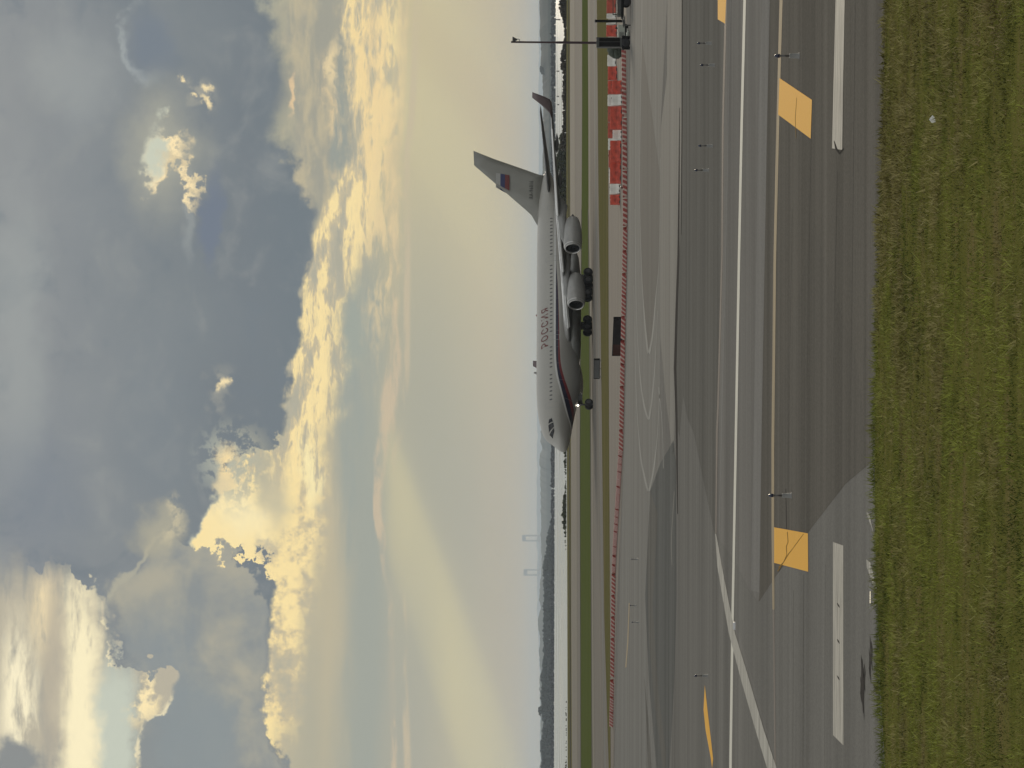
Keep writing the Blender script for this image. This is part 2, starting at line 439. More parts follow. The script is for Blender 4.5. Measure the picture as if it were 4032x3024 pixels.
def worn_paint(name, col, under, wear=0.45, scale=0.9, st=(0.35, 1.6, 1), rough=0.8):
    col = [x * KW for x in col]; under = [x * KP for x in under]
    """painted marking worn through to the asphalt in patches"""
    m, nt, b = new_mat(name); L = nt.links
    tcn = nt.nodes.new('ShaderNodeTexCoord'); mp = nt.nodes.new('ShaderNodeMapping'); mp.inputs['Scale'].default_value = st
    n = nt.nodes.new('ShaderNodeTexNoise'); n.inputs['Scale'].default_value = scale; n.inputs['Detail'].default_value = 9
    n.inputs['Roughness'].default_value = 0.72
    L.new(tcn.outputs['Object'], mp.inputs[0]); L.new(mp.outputs[0], n.inputs['Vector'])
    rp = nt.nodes.new('ShaderNodeValToRGB'); cr = rp.color_ramp
    cr.elements[0].position = wear - 0.13; cr.elements[1].position = wear + 0.10
    cr.elements[0].color = (*[0.35 * a + 0.65 * u for a, u in zip(col, under)], 1)
    cr.elements[1].color = (*col, 1)
    L.new(n.outputs['Fac'], rp.inputs[0]); L.new(rp.outputs[0], b.inputs['Base Color'])
    b.inputs['Roughness'].default_value = rough; b.inputs['Specular IOR Level'].default_value = 0.08
    return m


def grass_mat(name, stops, scale=0.25, st=(0.35, 1.0, 1), rough=0.9):
    m, nt, b = new_mat(name); L = nt.links
    tcn = nt.nodes.new('ShaderNodeTexCoord'); mp = nt.nodes.new('ShaderNodeMapping'); mp.inputs['Scale'].default_value = st
    n = nt.nodes.new('ShaderNodeTexNoise'); n.inputs['Scale'].default_value = scale; n.inputs['Detail'].default_value = 10
    n.inputs['Roughness'].default_value = 0.68
    L.new(tcn.outputs['Object'], mp.inputs[0]); L.new(mp.outputs[0], n.inputs['Vector'])
    rp = nt.nodes.new('ShaderNodeValToRGB'); cr = rp.color_ramp
    while len(cr.elements) < len(stops): cr.elements.new(0.5)
    for e, (p, c) in zip(cr.elements, stops): e.position = p; e.color = (*[KG * x for x in c], 1)
    L.new(n.outputs['Fac'], rp.inputs[0]); L.new(rp.outputs[0], b.inputs['Base Color'])
    b.inputs['Roughness'].default_value = 1.0; b.inputs['Specular IOR Level'].default_value = 0.0
    return m


# ---------------------------------------------------------------- objects helpers
def link(name, me, mat=None, parent=None):
    o = bpy.data.objects.new(name, me); COL.objects.link(o)
    if mat is not None:
        for m in (mat if isinstance(mat, (list, tuple)) else [mat]): me.materials.append(m)
    if parent is not None: o.parent = parent
    return o


def tag(o, label=None, cat=None, group=None, kind=None):
    if label: o['label'] = label
    if cat: o['category'] = cat
    if group: o['group'] = group
    if kind: o['kind'] = kind
    return o


def thing(name, label, cat, loc=(0, 0, 0), rz=0.0, group=None):
    o = bpy.data.objects.new(name, None); COL.objects.link(o)
    o.location = loc; o.rotation_euler = (0, 0, rz); o.empty_display_size = 0.3
    return tag(o, label, cat, group)


def struct(name, verts, faces, mat):
    me = bpy.data.meshes.new(name); me.from_pydata([tuple(v) for v in verts], [], faces); me.update()
    return tag(link(name, me, mat), kind='structure')


def ribbon(top, bot, z):
    z = 0.012 + (z - 0.012) * 0.2
    """ground sheet between two pixel polylines [(u, v), ...] of equal length"""
    vs, fs = [], []
    for (a, b) in zip(top, bot):
        vs.append(G(*a, z)); vs.append(G(*b, z))
    for i in range(len(top) - 1):
        fs.append((2 * i + 1, 2 * i + 3, 2 * i + 2, 2 * i))
    return vs, fs


def band(name, us, vt, vb, z, mat):
    vs, fs = ribbon(list(zip(us, vt)), list(zip(us, vb)), z)
    o = struct(name, vs, fs, mat)
    for p in o.data.polygons:
        if p.normal.z < 0: p.flip()
    return o


def poly(name, pts, z, mat):
    z = 0.012 + (z - 0.012) * 0.2
    vs = [G(u, v, z) for u, v in pts]
    o = struct(name, vs, [list(range(len(vs)))], mat)
    for p in o.data.polygons:
        if p.normal.z < 0: p.flip()
    return o


# ---------------------------------------------------------------- the setting
M = {}
K = 1.0
def gy(r, g, b): return tuple(K * x for x in (r, g, b))
M['land'] = grass_mat('land_grass', [(0.3, (0.10, 0.11, 0.045)), (0.6, (0.16, 0.16, 0.07)), (0.8, (0.2, 0.18, 0.09))], 0.05, (0.1, 1, 1))
M['grass_far'] = grass_mat('mown_grass', [(0.3, (0.19, 0.225, 0.070)), (0.55, (0.225, 0.265, 0.085)), (0.75, (0.26, 0.29, 0.10))], 0.05, (0.1, 0.8, 1))
M['grass_olive'] = grass_mat('dry_grass', [(0.3, (0.24, 0.235, 0.09)), (0.55, (0.33, 0.29, 0.13)), (0.75, (0.42, 0.33, 0.17))], 0.2, (0.12, 0.6, 1))
M['tan'] = paving('concrete_tan', (0.33, 0.30, 0.245), stain=0.05, streak=0.12)
M['pink'] = paving('concrete_pale', (0.31, 0.275, 0.235), stain=0.05, streak=0.14)
M['greytan'] = paving('concrete_grey', (0.245, 0.225, 0.195), stain=0.05, streak=0.15)
M['grey'] = paving('asphalt_far', (0.25, 0.254, 0.24), streak=0.2)
M['greyD'] = paving('asphalt_dark_far', (0.305, 0.300, 0.275), spec=0.0, streak=0.15)
M['lightA'] = paving('concrete_worn', (0.300, 0.295, 0.270), streak=0.2)
M['mid'] = paving('asphalt_mid', (0.335, 0.317, 0.280), streak=0.15, spec=0.0)
M['midL'] = paving('asphalt_light', (0.43, 0.405, 0.365), streak=0.14, spec=0.0)
M['stripe'] = paving('asphalt_paler', (0.49, 0.465, 0.425), streak=0.1, spec=0.0)
M['dark'] = paving('asphalt_old', (0.308, 0.282, 0.240), streak=0.16, spec=0.0)
M['darker'] = paving('asphalt_patch', (0.296, 0.272, 0.233), streak=0.18, spec=0.0)
M['brown'] = paving('asphalt_brown', (0.405, 0.385, 0.345), streak=0.13, spec=0.0)
M['streakL'] = paving('rubber_pale', (0.44, 0.44, 0.41))
M['seam'] = paving('tar_seam', (0.16, 0.145, 0.13), spec=0.0)
M['white'] = worn_paint('white_paint', (0.80, 0.77, 0.66), (0.2, 0.19, 0.17), 0.34)
M['whiteW'] = worn_paint('white_paint_worn', (0.60, 0.575, 0.50), (0.17, 0.16, 0.145), 0.50, 0.8, (0.3, 2.5, 1))
M['whiteD'] = worn_paint('white_paint_scuffed', (0.64, 0.60, 0.51), (0.30, 0.28, 0.25), 0.50, 1.3, (0.45, 2.2, 1))
M['yellow'] = worn_paint('yellow_paint', (0.98, 0.50, 0.05), (0.8, 0.42, 0.06), 0.30, 0.5, (0.6, 0.6, 1))
M['yellowF'] = worn_paint('yellow_paint_faded', (0.42, 0.33, 0.20), (0.2, 0.18, 0.14), 0.45, 0.6, (0.15, 2, 1))
M['pinkF'] = worn_paint('red_paint_faded', (0.24, 0.205, 0.175), (0.2, 0.19, 0.17), 0.45, 0.6, (0.15, 2, 1))

E_ = [-3200, 0, 600, 1250, 1700, 2200, 2600, 3024, 6200]     # u stations, well past both edges

# sea bed / land base, water, airfield
struct('ground', [(-25000, -200, -1.2), (25000, -200, -1.2), (25000, 52000, -1.2), (-25000, 52000, -1.2)], [(0, 1, 2, 3)], M['land'])
wm, wnt, wb = new_mat('bay_water')
wb.inputs['Base Color'].default_value = (0.50, 0.52, 0.49, 1); wb.inputs['Roughness'].default_value = 0.22  # pale base colour stands in for sky reflected off the waves
wb.inputs['IOR'].default_value = 1.33
wn = wnt.nodes.new('ShaderNodeTexNoise'); wn.inputs['Scale'].default_value = 0.05; wn.inputs['Detail'].default_value = 4
wtc = wnt.nodes.new('ShaderNodeTexCoord'); wmp = wnt.nodes.new('ShaderNodeMapping'); wmp.inputs['Scale'].default_value = (0.2, 0.04, 1)
wnt.links.new(wtc.outputs['Object'], wmp.inputs[0]); wnt.links.new(wmp.outputs[0], wn.inputs['Vector'])
wr = wnt.nodes.new('ShaderNodeMapRange'); wr.inputs[1].default_value = 0.35; wr.inputs[2].default_value = 0.65
wr.inputs[3].default_value = 0.2; wr.inputs[4].default_value = 0.4
wnt.links.new(wn.outputs['Fac'], wr.inputs[0]); wnt.links.new(wr.outputs[0], wb.inputs['Roughness'])
struct('water', [(-24000, 1200, -0.6), (24000, 1200, -0.6), (24000, 51000, -0.6), (-24000, 51000, -0.6)], [(0, 1, 2, 3)], wm)
shore = [(-3200, 2236), (0, 2235), (600, 2234), (1250, 2232), (1700, 2231), (2200, 2230), (2600, 2229), (3024, 2231), (6200, 2236)]
v0 = [G(u, v) for u, v in shore]
land = v0 + [Vector((900, -150, 0)), Vector((-900, -150, 0))]
o = struct('airfield_ground', land + [p + Vector((0, 12, -1.5)) for p in v0],
           [list(range(len(land)))[::-1]] + [(i, i + 1, len(land) + i + 1, len(land) + i) for i in range(len(v0) - 1)], M['grass_olive'])

Z = 0.012
band('service_road', E_, [2252, 2252, 2249, 2248, 2247, 2245, 2244, 2244, 2244], [2274, 2274, 2272, 2271, 2268, 2264, 2263, 2262, 2262], Z, M['tan'])
band('perimeter_road', E_, [2274.5, 2274.5, 2272.5, 2271.5, 2268.5, 2264.5, 2263.5, 2262.5, 2262], [2287, 2287, 2284, 2283, 2284, 2290, 2292, 2292, 2292], Z, M['greytan'])
band('grass_strip', E_, [2287.5, 2287.5, 2284.5, 2283.5, 2284.5, 2290.5, 2292.5, 2292.5, 2292], [2333, 2333, 2328, 2327, 2324, 2317, 2316, 2314, 2314], Z, M['grass_far'])
band('far_taxiway_shoulder', E_, [2333.5, 2333.5, 2328.5, 2327.5, 2324.5, 2317.5, 2316.5, 2314.5, 2314], [2341, 2341, 2336, 2334, 2330, 2325, 2324, 2322, 2322], Z, M['tan'])
band('far_taxiway', E_, [2341.5, 2341.5, 2336.5, 2334.5, 2330.5, 2325.5, 2324.5, 2322.5, 2322], [2412, 2397, 2379, 2371, 2366, 2357, 2354, 2350, 2350], Z, M['greytan'])
band('grass_verge', E_, [2412.5, 2397.5, 2379.5, 2371.5, 2366.5, 2357.5, 2354.5, 2350.5, 2350], [2413, 2404, 2402, 2398, 2396, 2395, 2394, 2394, 2394], Z, M['grass_olive'])
apron_t = [2413.5, 2404.5, 2402.5, 2398.5, 2396.5, 2395.5, 2394.5, 2394.5, 2394]
mid_b = [2440, 2416, 2428, 2456, 2464, 2472, 2470, 2466, 2466]
band('construction_pavement', E_, apron_t, mid_b, Z, M['pink'])
grass_edge = [(-3200, 3560), (-600, 3500), (0, 3482), (350, 3462), (900, 3444), (1400, 3440), (1700, 3449), (2000, 3461), (2500, 3473), (3024, 3484), (3600, 3500), (6200, 3560)]
gu_, gv_ = [g[0] for g in grass_edge], [g[1] for g in grass_edge]
us = sorted(set(E_ + gu_))
def ip(x, xs, ys): return float(np.interp(x, xs, ys))
band('near_taxiway', us, [ip(u, E_, mid_b) + .4 for u in us], [ip(u, gu_, gv_) + 6 for u in us], Z, M['midL'])

# long pavement lanes; (name, material, upper edge, lower edge) at u = -3200, 0, 1500, 2000, 3024, 6200
L6 = [-3200, 0, 1274, 2024, 2524, 3024, 6200]
def lane(name, t, b, lev, mat): return band(name, L6, t, b, Z + 0.006 * lev, M[mat])
lane('pavement_lane', [2425, 2420, 2458, 2474, 2476, 2490, 2500], [2560, 2556, 2525, 2530, 2530, 2540, 2540], 1, 'grey')
lane('pavement_lane', [2560.5, 2556.5, 2525.5, 2530.5, 2530.5, 2540.5, 2540.5], [2600, 2586, 2598, 2600, 2601, 2627, 2640], 1, 'grey')
# paler worn strip on the right half, dark lane behind it
poly('worn_strip', [(6200, 2640), (3024, 2628), (2724, 2626), (2524, 2602), (2100, 2598), (1700, 2600), (1450, 2622), (1230, 2650), (1230, 2653), (1500, 2660), (1800, 2668), (2100, 2678), (2524, 2684), (3024, 2686), (6200, 2690)], Z + .012, M['lightA'])
poly('dark_lane', [(6200, 2690.5), (3024, 2686.5), (2524, 2684.5), (2100, 2678.5), (1800, 2668.5), (1500, 2660.5), (1374, 2660), (1100, 2720), (910, 2818), (1274, 2826), (1700, 2836), (2024, 2840), (2524, 2846), (3024, 2856), (6200, 2880)], Z + .012, M['mid'])
lane('pavement_lane', [2780, 2810, 2827, 2841, 2847, 2857, 2881], [2840, 2870, 2894, 2904, 2914, 2926, 2960], 1.5, 'midL')
lane('pavement_lane', [2855, 2882, 2903, 2915, 2925, 2937, 2985], [2900, 2940, 2966, 2978, 2984, 3001, 3060], 1.5, 'midL')
poly('paler_lane', [(6200, 3060), (3024, 3001.5), (2524, 2984.5), (2024, 2978.5), (1274, 2966.5), (700, 2956), (690, 2990), (1274, 2998), (2024, 3011), (2524, 3020), (3024, 3031), (6200, 3110)], Z + .012, M['stripe'])
poly('dark_lane', [(6200, 3110.5), (3024, 3031.5), (2524, 3020.5), (2024, 3011.5), (1274, 2998.5), (690, 2990.5), (650, 2986), (760, 3058), (1000, 3056), (1274, 3049), (2024, 3056), (2524, 3068), (3024, 3081), (6200, 3150)], Z + .012, M['dark'])
# older asphalt in front of it with the diagonal joint on its left
poly('old_asphalt', [(6200, 3150.5), (3024, 3081.5), (2524, 3068.5), (2024, 3056.5), (1274, 3049.5), (1000, 3056.5), (760, 3058.5), (946, 3196), (1120, 3330), (1209, 3438), (1400, 3444), (1700, 3453), (2000, 3465), (2500, 3477), (3024, 3488), (6200, 3566)], Z + .012, M['dark'])
poly('asphalt_patch', [(2150, 3205), (1900, 3275), (1650, 3360), (1450, 3395), (1300, 3402), (1209, 3432), (1120, 3328), (946, 3194), (770, 3062), (1274, 3057), (1500, 3075), (1800, 3130)], Z + .018, M['darker'])
poly('verge_seam', [(2000, 3440), (2000, 3458), (1700, 3447), (1400, 3438), (1220, 3436), (1260, 3405), (1600, 3398), (1800, 3415)], Z + .024, M['darker'])
# left: dark wedge between paler strips, brown apron
poly('dark_wedge', [(1290, 2652), (1200, 2600), (1090, 2560), (674, 2540), (334, 2552), (0, 2572), (-3200, 2760), (-3200, 2850), (0, 2636), (334, 2655), (674, 2664), (1200, 2662)], Z + .012, M['greyD'])
poly('dark_wedge', [(-60, 2618), (250, 2578), (500, 2555), (800, 2548), (1090, 2560), (1000, 2590), (640, 2570), (300, 2592), (60, 2622)], Z + .018, M['mid'])
poly('pale_strip', [(1100, 2536), (700, 2534), (350, 2537), (334, 2541), (0, 2560), (-3200, 2740), (-3200, 2765), (0, 2585), (334, 2556), (700, 2539), (1100, 2541)], Z + .022, M['grey'])
poly('dark_sliver', [(358, 2536), (200, 2544), (0, 2552), (-3200, 2700), (-3200, 2720), (0, 2566), (200, 2552)], Z + .028, M['mid'])
poly('brown_apron', [(1464, 2690), (1380, 2706), (1324, 2731), (1100, 2776), (914, 2816), (780, 2828), (650, 2850), (530, 2872), (340, 2923), (150, 2978), (0, 3022), (-3200, 4000), (-3200, 2860), (0, 2640), (334, 2660), (624, 2668), (1324, 2677)], Z + .024, M['brown'])
poly('brown_apron', [(930, 2812), (760, 2860), (600, 2890), (400, 2948), (150, 3020), (0, 3062), (-600, 3240), (-600, 3500), (0, 3486), (350, 3466), (900, 3448), (1208, 3442), (1118, 3332), (944, 3198), (758, 3062), (655, 2990), (680, 2960), (800, 2900)], Z + .020, M['brown'])

# long faint joints and lines
def line(name, pts, w, lev, mat):
    """thin ribbon on the ground, w = width in pixels at each point"""
    ws = w if isinstance(w, (list, tuple)) else [w] * len(pts)
    t, b = [], []
    for i, (u, v) in enumerate(pts):
        a = pts[max(0, i - 1)]; c = pts[min(len(pts) - 1, i + 1)]
        dx, dy = c[0] - a[0], c[1] - a[1]; l = math.hypot(dx, dy) or 1
        nx, ny = -dy / l * ws[i] / 2, dx / l * ws[i] / 2
        t.append((u + nx, v + ny)); b.append((u - nx, v - ny))
    vs, fs = ribbon(t, b, Z + 0.006 * lev)
    o = struct(name, vs, fs, M[mat])
    for p in o.data.polygons:
        if p.normal.z < 0: p.flip()
    return o


def smooth(pts, n=6):
    """Catmull-Rom through pixel points"""
    P_ = [pts[0]] + list(pts) + [pts[-1]]
    out = []
    for i in range(1, len(P_) - 2):
        for k in range(n):
            t = k / n
            q = []
            for d in (0, 1):
                p0, p1, p2, p3 = P_[i - 1][d], P_[i][d], P_[i + 1][d], P_[i + 2][d]
                q.append(0.5 * (2 * p1 + (p2 - p0) * t + (2 * p0 - 5 * p1 + 4 * p2 - p3) * t * t + (3 * p1 - p0 - 3 * p2 + p3) * t ** 3))
            out.append(tuple(q))
    out.append(pts[-1])
    return out


line('white_edge_line', [(6200, 2995), (3024, 2932), (2524, 2920), (2024, 2910), (1274, 2897), (624, 2885), (0, 2876), (-3200, 2832)], [13, 10.5, 10, 9.8, 9.8, 9.5, 10, 11], 8, 'white')
line('yellow_line', [(6200, 3148), (3024, 3075.5), (2524, 3062), (1974, 3050), (1274, 3043), (914, 3043), (624, 3045.5)], [14, 12, 11, 11, 11, 10, 8], 7, 'yellowF')
line('yellow_line', [(624, 3045.5), (300, 3049), (0, 3053), (-2000, 3085)], [7, 6, 6, 6], 7, 'pinkF')
line('faded_line', [(6200, 2886), (3024, 2858), (2524, 2846), (2024, 2843), (1424, 2827), (1324, 2823), (924, 2819)], [9, 8, 7, 6, 7, 7, 5], 6, 'pinkF')
line('faded_line', [(6200, 2915), (3024, 2876), (2024, 2858), (1424, 2843), (924, 2832)], 4, 5, 'stripe')
line('pavement_seam', [(2600, 2676), (2024, 2671), (1800, 2664), (1574, 2658), (1374, 2664), (1000, 2668)], [2, 8, 9, 10, 8, 3], 5, 'seam')
line('pavement_seam', [(6200, 2692), (3024, 2686), (2524, 2685), (2100, 2682)], [4, 3, 3, 2], 5, 'seam')
for (v0_, us_) in ((3112, (1100, 2200)), (3187, (1500, 2500)), (3290, (1500, 2350)), (3360, (1400, 3024))):
    line('pavement_seam', [(us_[0], v0_ - 12), (us_[1], v0_ + 6)], 3, 5, 'darker')
for (v0_, us_) in ((3160, (-200, 760)), (3245, (-200, 800)), (3120, (-200, 700))):
    line('pavement_seam', [(us_[0], v0_), (us_[1], v0_ + 4)], 2.6, 5, 'mid')
# looping scrape marks on the pale pavement
c1 = [(3024, 2528), (2300, 2519), (1950, 2527), (1780, 2537), (1680, 2546), (1632, 2553), (1650, 2560), (1720, 2571), (1850, 2582), (2024, 2596), (2400, 2600)]
c2 = [(2200, 2500), (1800, 2506), (1560, 2519), (1440, 2534), (1376, 2552), (1400, 2560), (1480, 2570), (1600, 2580), (1800, 2590)]
c3 = [(1900, 2496), (1500, 2504), (1250, 2520), (1150, 2537), (1092, 2553), (1130, 2565), (1200, 2577), (1330, 2590), (1500, 2598)]
M['dullG'] = paving('pavement_scraped', (0.165, 0.165, 0.155))
poly('scraped_patch', smooth(c1, 4)[1:-1], Z + .018, M['dullG'])
for cpts, w in ((c1, 5.0), (c2, 4.6), (c3, 5.0)):
    s_ = smooth(cpts, 6)
    mw = [w * (0.35 + 1.1 * math.exp(-((u - min(p[0] for p in cpts)) / 200.0) ** 2)) for u, v in s_]
    line('scrape_mark', s_, mw, 6, 'streakL')
line('scrape_mark', smooth([(1500, 2592), (1400, 2604), (1300, 2610), (1180, 2612)], 4), [2.5] * 13, 6, 'streakL')
line('scrape_mark', smooth([(1090, 2655), (900, 2644), (800, 2646)], 4), [3] * 9, 6, 'lightA')

# painted taxiway markings
poly('taxiway_marking', [(3070, 0), (0, 0)][:0] or [(2717, 3069), (2631, 3197), (2478, 3192), (2573, 3064)], Z + .052, M['yellow'])
poly('taxiway_marking', [(948, 3048), (924, 3181), (773, 3182), (808, 3048)], Z + .052, M['yellow'])
poly('taxiway_marking', [(3400, 2832), (3024, 2826), (2948, 2826), (2931, 2855), (3024, 2859), (3400, 2868)], Z + .052, M['yellow'])
poly('taxiway_marking', [(327, 2775), (200, 2789), (37, 2808), (0, 2804), (37, 2799), (150, 2778), (230, 2770)], Z + .052, M['yellow'])
line('yellow_line', [(650, 2477.5), (500, 2472), (396, 2464)], [3.5, 4.5, 5], 8, 'yellowF')
poly('white_bar', [(3500, 3300), (3024, 3290), (2700, 3282), (2440, 3276), (2434, 3316), (2700, 3320), (3024, 3326), (3500, 3338)], Z + .052, M['whiteD'])
poly('white_bar', [(890, 3280), (876, 3321), (89, 3321), (130, 3280)], Z + .052, M['whiteD'])
poly('white_chevron', [(1010, 3411), (1000, 3423), (905, 3445), (935, 3436), (990, 3416)], Z + .052, M['whiteW'])
poly('white_chevron', [(822, 3411), (810, 3427), (700, 3455), (716, 3440), (790, 3413)], Z + .052, M['whiteW'])
line('white_runway_line', [(922, 2818), (797, 2833), (653, 2859), (530, 2882), (340, 2936), (147, 2992), (0, 3039), (-900, 3330)], [4, 18, 21, 24, 31, 32, 36, 54], 8.6, 'whiteW')
for k_, (a_, b_, v_, w_) in enumerate(((444, 250, 3392, 4), (430, 215, 3396, 7), (400, 190, 3400, 5), (410, 300, 3404, 4), (360, 260, 3389, 3), (520, 330, 3427, 4), (500, 380, 3432, 5), (470, 350, 3423, 2.5))):
    line('skid_mark', [(a_, v_ - 2), (a_ * .7 + b_ * .3, v_ + 1), (a_ * .35 + b_ * .65, v_ - 1), (b_, v_ + 2)], [.8, w_, w_ * .8, .6], 9, 'seam')
# cracks through the paint, ticks on the worn bar
M['crack'] = paving('crack', (0.62, 0.38, 0.12), spec=0.0)
line('pavement_crack', [(930, 3100), (890, 3103), (873, 3096), (840, 3098), (812, 3086), (790, 3066)], [3, 2.5, 3, 2.5, 3, 3], 11, 'crack')
line('pavement_crack', [(922, 3164), (890, 3140), (868, 3124), (845, 3106), (815, 3088), (775, 3062)], [1.5, 2.4, 2, 3, 2.4, 3], 11, 'crack')
line('pavement_crack', [(1100, 3094), (930, 3097)], [2.4, 2.6], 6, 'seam')
line('pavement_crack', [(2640, 3137), (2560, 3131), (2480, 3134)], [1.2, 1.8, 1.2], 11, 'crack')
for u_ in (641, 499, 355):
    line('worn_tick', [(u_ + 9, 3296), (u_, 3301), (u_ - 9, 3305)], [2, 5, 2], 11, 'seam')
line('tar_stain', [(2470, 3284), (2440, 3292), (2420, 3305), (2440, 3322)], [2, 8, 9, 4], 11, 'seam')

line('strip_edge', [(-3200, 2287), (0, 2287), (1250, 2283.3), (2200, 2290)], [2, 2, 2, 1.6], 4, 'seam')
line('strip_edge', [(-3200, 2331), (0, 2331), (1250, 2325.5), (2200, 2316)], [3, 3, 3, 2.4], 4, 'darker')
line('strip_edge', [(-3200, 2246), (0, 2246), (1250, 2243), (2200, 2240), (3024, 2239), (6200, 2239)], [3, 3, 3, 2.5, 2.5, 2.5], 4, 'seam')
line('taxiway_centre_line', [(-1000, 2371), (0, 2368), (900, 2357), (1700, 2347), (3024, 2336), (6200, 2330)], [2.2, 2.2, 2, 2, 2, 2], 4, 'pink')
line('taxiway_wear', [(-1000, 2384), (0, 2382), (1250, 2362), (2400, 2344), (3024, 2340)], [5, 5, 4, 4, 4], 3, 'grey')
# ---------------------------------------------------------------- mesh builder
class MB:
    def __init__(s): s.v, s.f, s.m, s.sm = [], [], [], []

    def add(s, vs, fs, mi=0, smooth=False):
        n = len(s.v); s.v += [tuple(v) for v in vs]
        for f in fs:
            s.f.append(tuple(n + i for i in f)); s.m.append(mi); s.sm.append(smooth)
        return s

    def box(s, x0, x1, y0, y1, z0, z1, mi=0, bev=0.0, tx=0.0, ty=0.0):
        """box, optionally narrowing at the top by tx, ty, with chamfered upright edges"""
        def ring(a0, a1, b0, b1, z):
            if bev <= 0: return [(a0, b0, z), (a1, b0, z), (a1, b1, z), (a0, b1, z)]
            b = bev
            return [(a0 + b, b0, z), (a1 - b, b0, z), (a1, b0 + b, z), (a1, b1 - b, z), (a1 - b, b1, z), (a0 + b, b1, z), (a0, b1 - b, z), (a0, b0 + b, z)]
        rs = [ring(x0, x1, y0, y1, z0), ring(x0 + tx, x1 - tx, y0 + ty, y1 - ty, z1 - bev)]
        if bev > 0: rs.append(ring(x0 + tx + bev * .7, x1 - tx - bev * .7, y0 + ty + bev * .7, y1 - ty - bev * .7, z1))
        return s.loft(rs, mi, False)

    def loft(s, rings, mi=0, smooth=True, caps=True):
        n = len(rings[0]); vs = [p for r in rings for p in r]; fs = []
        for i in range(len(rings) - 1):
            for k in range(n):
                a, b = i * n + k, i * n + (k + 1) % n
                fs.append((a, b, b + n, a + n))
        s.add(vs, fs, mi, smooth)
        if caps:
            s.add(rings[0], [tuple(range(n))[::-1]], mi); s.add(rings[-1], [tuple(range(n))], mi)
        return s

    def tube(s, p0, p1, r0, r1=None, n=10, mi=0, caps=True):
        r1 = r0 if r1 is None else r1
        p0, p1 = Vector(p0), Vector(p1); d = (p1 - p0).normalized()
        a = d.cross(Vector((0, 0, 1)) if abs(d.z) < 0.9 else Vector((1, 0, 0))).normalized(); b = d.cross(a)
        rs = [[p + (a * math.cos(t) + b * math.sin(t)) * r for t in [2 * math.pi * k / n for k in range(n)]] for p, r in ((p0, r0), (p1, r1))]
        return s.loft(rs, mi, True, caps)

    def lathe(s, prof, origin, axis='x', n=24, mi=0, caps=False):
        """profile [(along, radius)] revolved about an axis through origin"""
        rs = []
        for (a, r) in prof:
            ring = []
            for k in range(n):
                t = 2 * math.pi * k / n; c, d = r * math.cos(t), r * math.sin(t)
                p = {'x': (a, c, d), 'y': (c, a, d), 'z': (c, d, a)}[axis]
                ring.append((origin[0] + p[0], origin[1] + p[1], origin[2] + p[2]))
            rs.append(ring)
        return s.loft(rs, mi, True, caps)

    def ball(s, c, r, mi=0, n=10, sq=1.0):
        prof = [(r * sq * -math.cos(math.pi * i / n), max(1e-4, r * math.sin(math.pi * i / n))) for i in range(n + 1)]
        return s.lathe(prof, c, 'z', n * 2, mi)

    def build(s, name, mat, parent=None):
        me = bpy.data.meshes.new(name); me.from_pydata(s.v, [], s.f)
        me.polygons.foreach_set('material_index', s.m); me.polygons.foreach_set('use_smooth', s.sm)
        bm = bmesh.new(); bm.from_mesh(me); bmesh.ops.remove_doubles(bm, verts=bm.verts, dist=1e-5)
        bmesh.ops.recalc_face_normals(bm, faces=bm.faces); bm.to_mesh(me); bm.free(); me.update()
        return link(name, me, mat, parent)


def set_tree(nt):
    global NT
    NT = nt


def xyz_of(nt):
    set_tree(nt)
    t = nt.nodes.new('ShaderNodeTexCoord'); sx = nt.nodes.new('ShaderNodeSeparateXYZ')
    nt.links.new(t.outputs['Object'], sx.inputs[0])
    return E(sx.outputs[0]), E(sx.outputs[1]), E(sx.outputs[2]), t


def lc(c):
    """linear colour -> 0..255 display value for mix()"""
    o = []
    for x in c:
        o.append(255 * (x * 12.92 if x <= 0.0031308 else 1.055 * x ** (1 / 2.4) - 0.055))
    return tuple(o)


# ---------------------------------------------------------------- the airliner
TH = math.radians(38.5)
D0 = 575.0
NX = (1247.0 - 1512.0) / FPX * D0
plane = thing('airliner', 'large white four engined airliner with a dark stripe and a flag on its tail', 'airplane', (NX, D0, 0), TH)

F_S = [0, .12, .4, .9, 1.5, 2.0, 2.65, 3.5, 5.3, 7.0, 9.4, 11, 13, 15.5, 18, 24, 30, 33, 36, 40, 44, 48, 50, 51.1]
F_T = [4.06, 4.36, 4.68, 5.08, 5.55, 6.05, 6.62, 7.0, 7.38, 7.6, 7.74, 7.78, 7.79, 7.79, 7.79, 7.79, 7.79, 7.79, 7.79, 7.75, 7.6, 7.2, 6.9, 6.55]
F_B = [3.96, 3.74, 3.55, 3.38, 3.25, 3.17, 3.05, 2.92, 2.66, 2.38, 1.92, 1.68, 1.70, 1.86, 1.98, 2.0, 2.0, 2.02, 2.3, 3.15, 4.15, 5.2, 5.75, 6.2]
F_W = [.05, .34, .68, 1.08, 1.42, 1.68, 1.95, 2.24, 2.62, 2.84, 3.0, 3.03, 3.04, 3.04, 3.04, 3.04, 3.04, 3.03, 2.92, 2.45, 1.85, 1.1, .62, .18]


def smooth1(x, xs, ys):
    """monotone cubic interpolation"""
    xs = np.array(xs, float); ys = np.array(ys, float)
    h = np.diff(xs); d = np.diff(ys) / h
    m = np.zeros(len(xs)); m[0], m[-1] = d[0], d[-1]
    for i in range(1, len(xs) - 1):
        m[i] = 0 if d[i - 1] * d[i] <= 0 else (h[i - 1] + h[i]) / (h[i - 1] / d[i - 1] + h[i] / d[i])
    i = int(np.clip(np.searchsorted(xs, x) - 1, 0, len(h) - 1)); t = (x - xs[i]) / h[i]
    return (ys[i] * (1 + 2 * t) * (1 - t) ** 2 + h[i] * m[i] * t * (1 - t) ** 2 + ys[i + 1] * t * t * (3 - 2 * t) + h[i] * m[i + 1] * t * t * (t - 1))


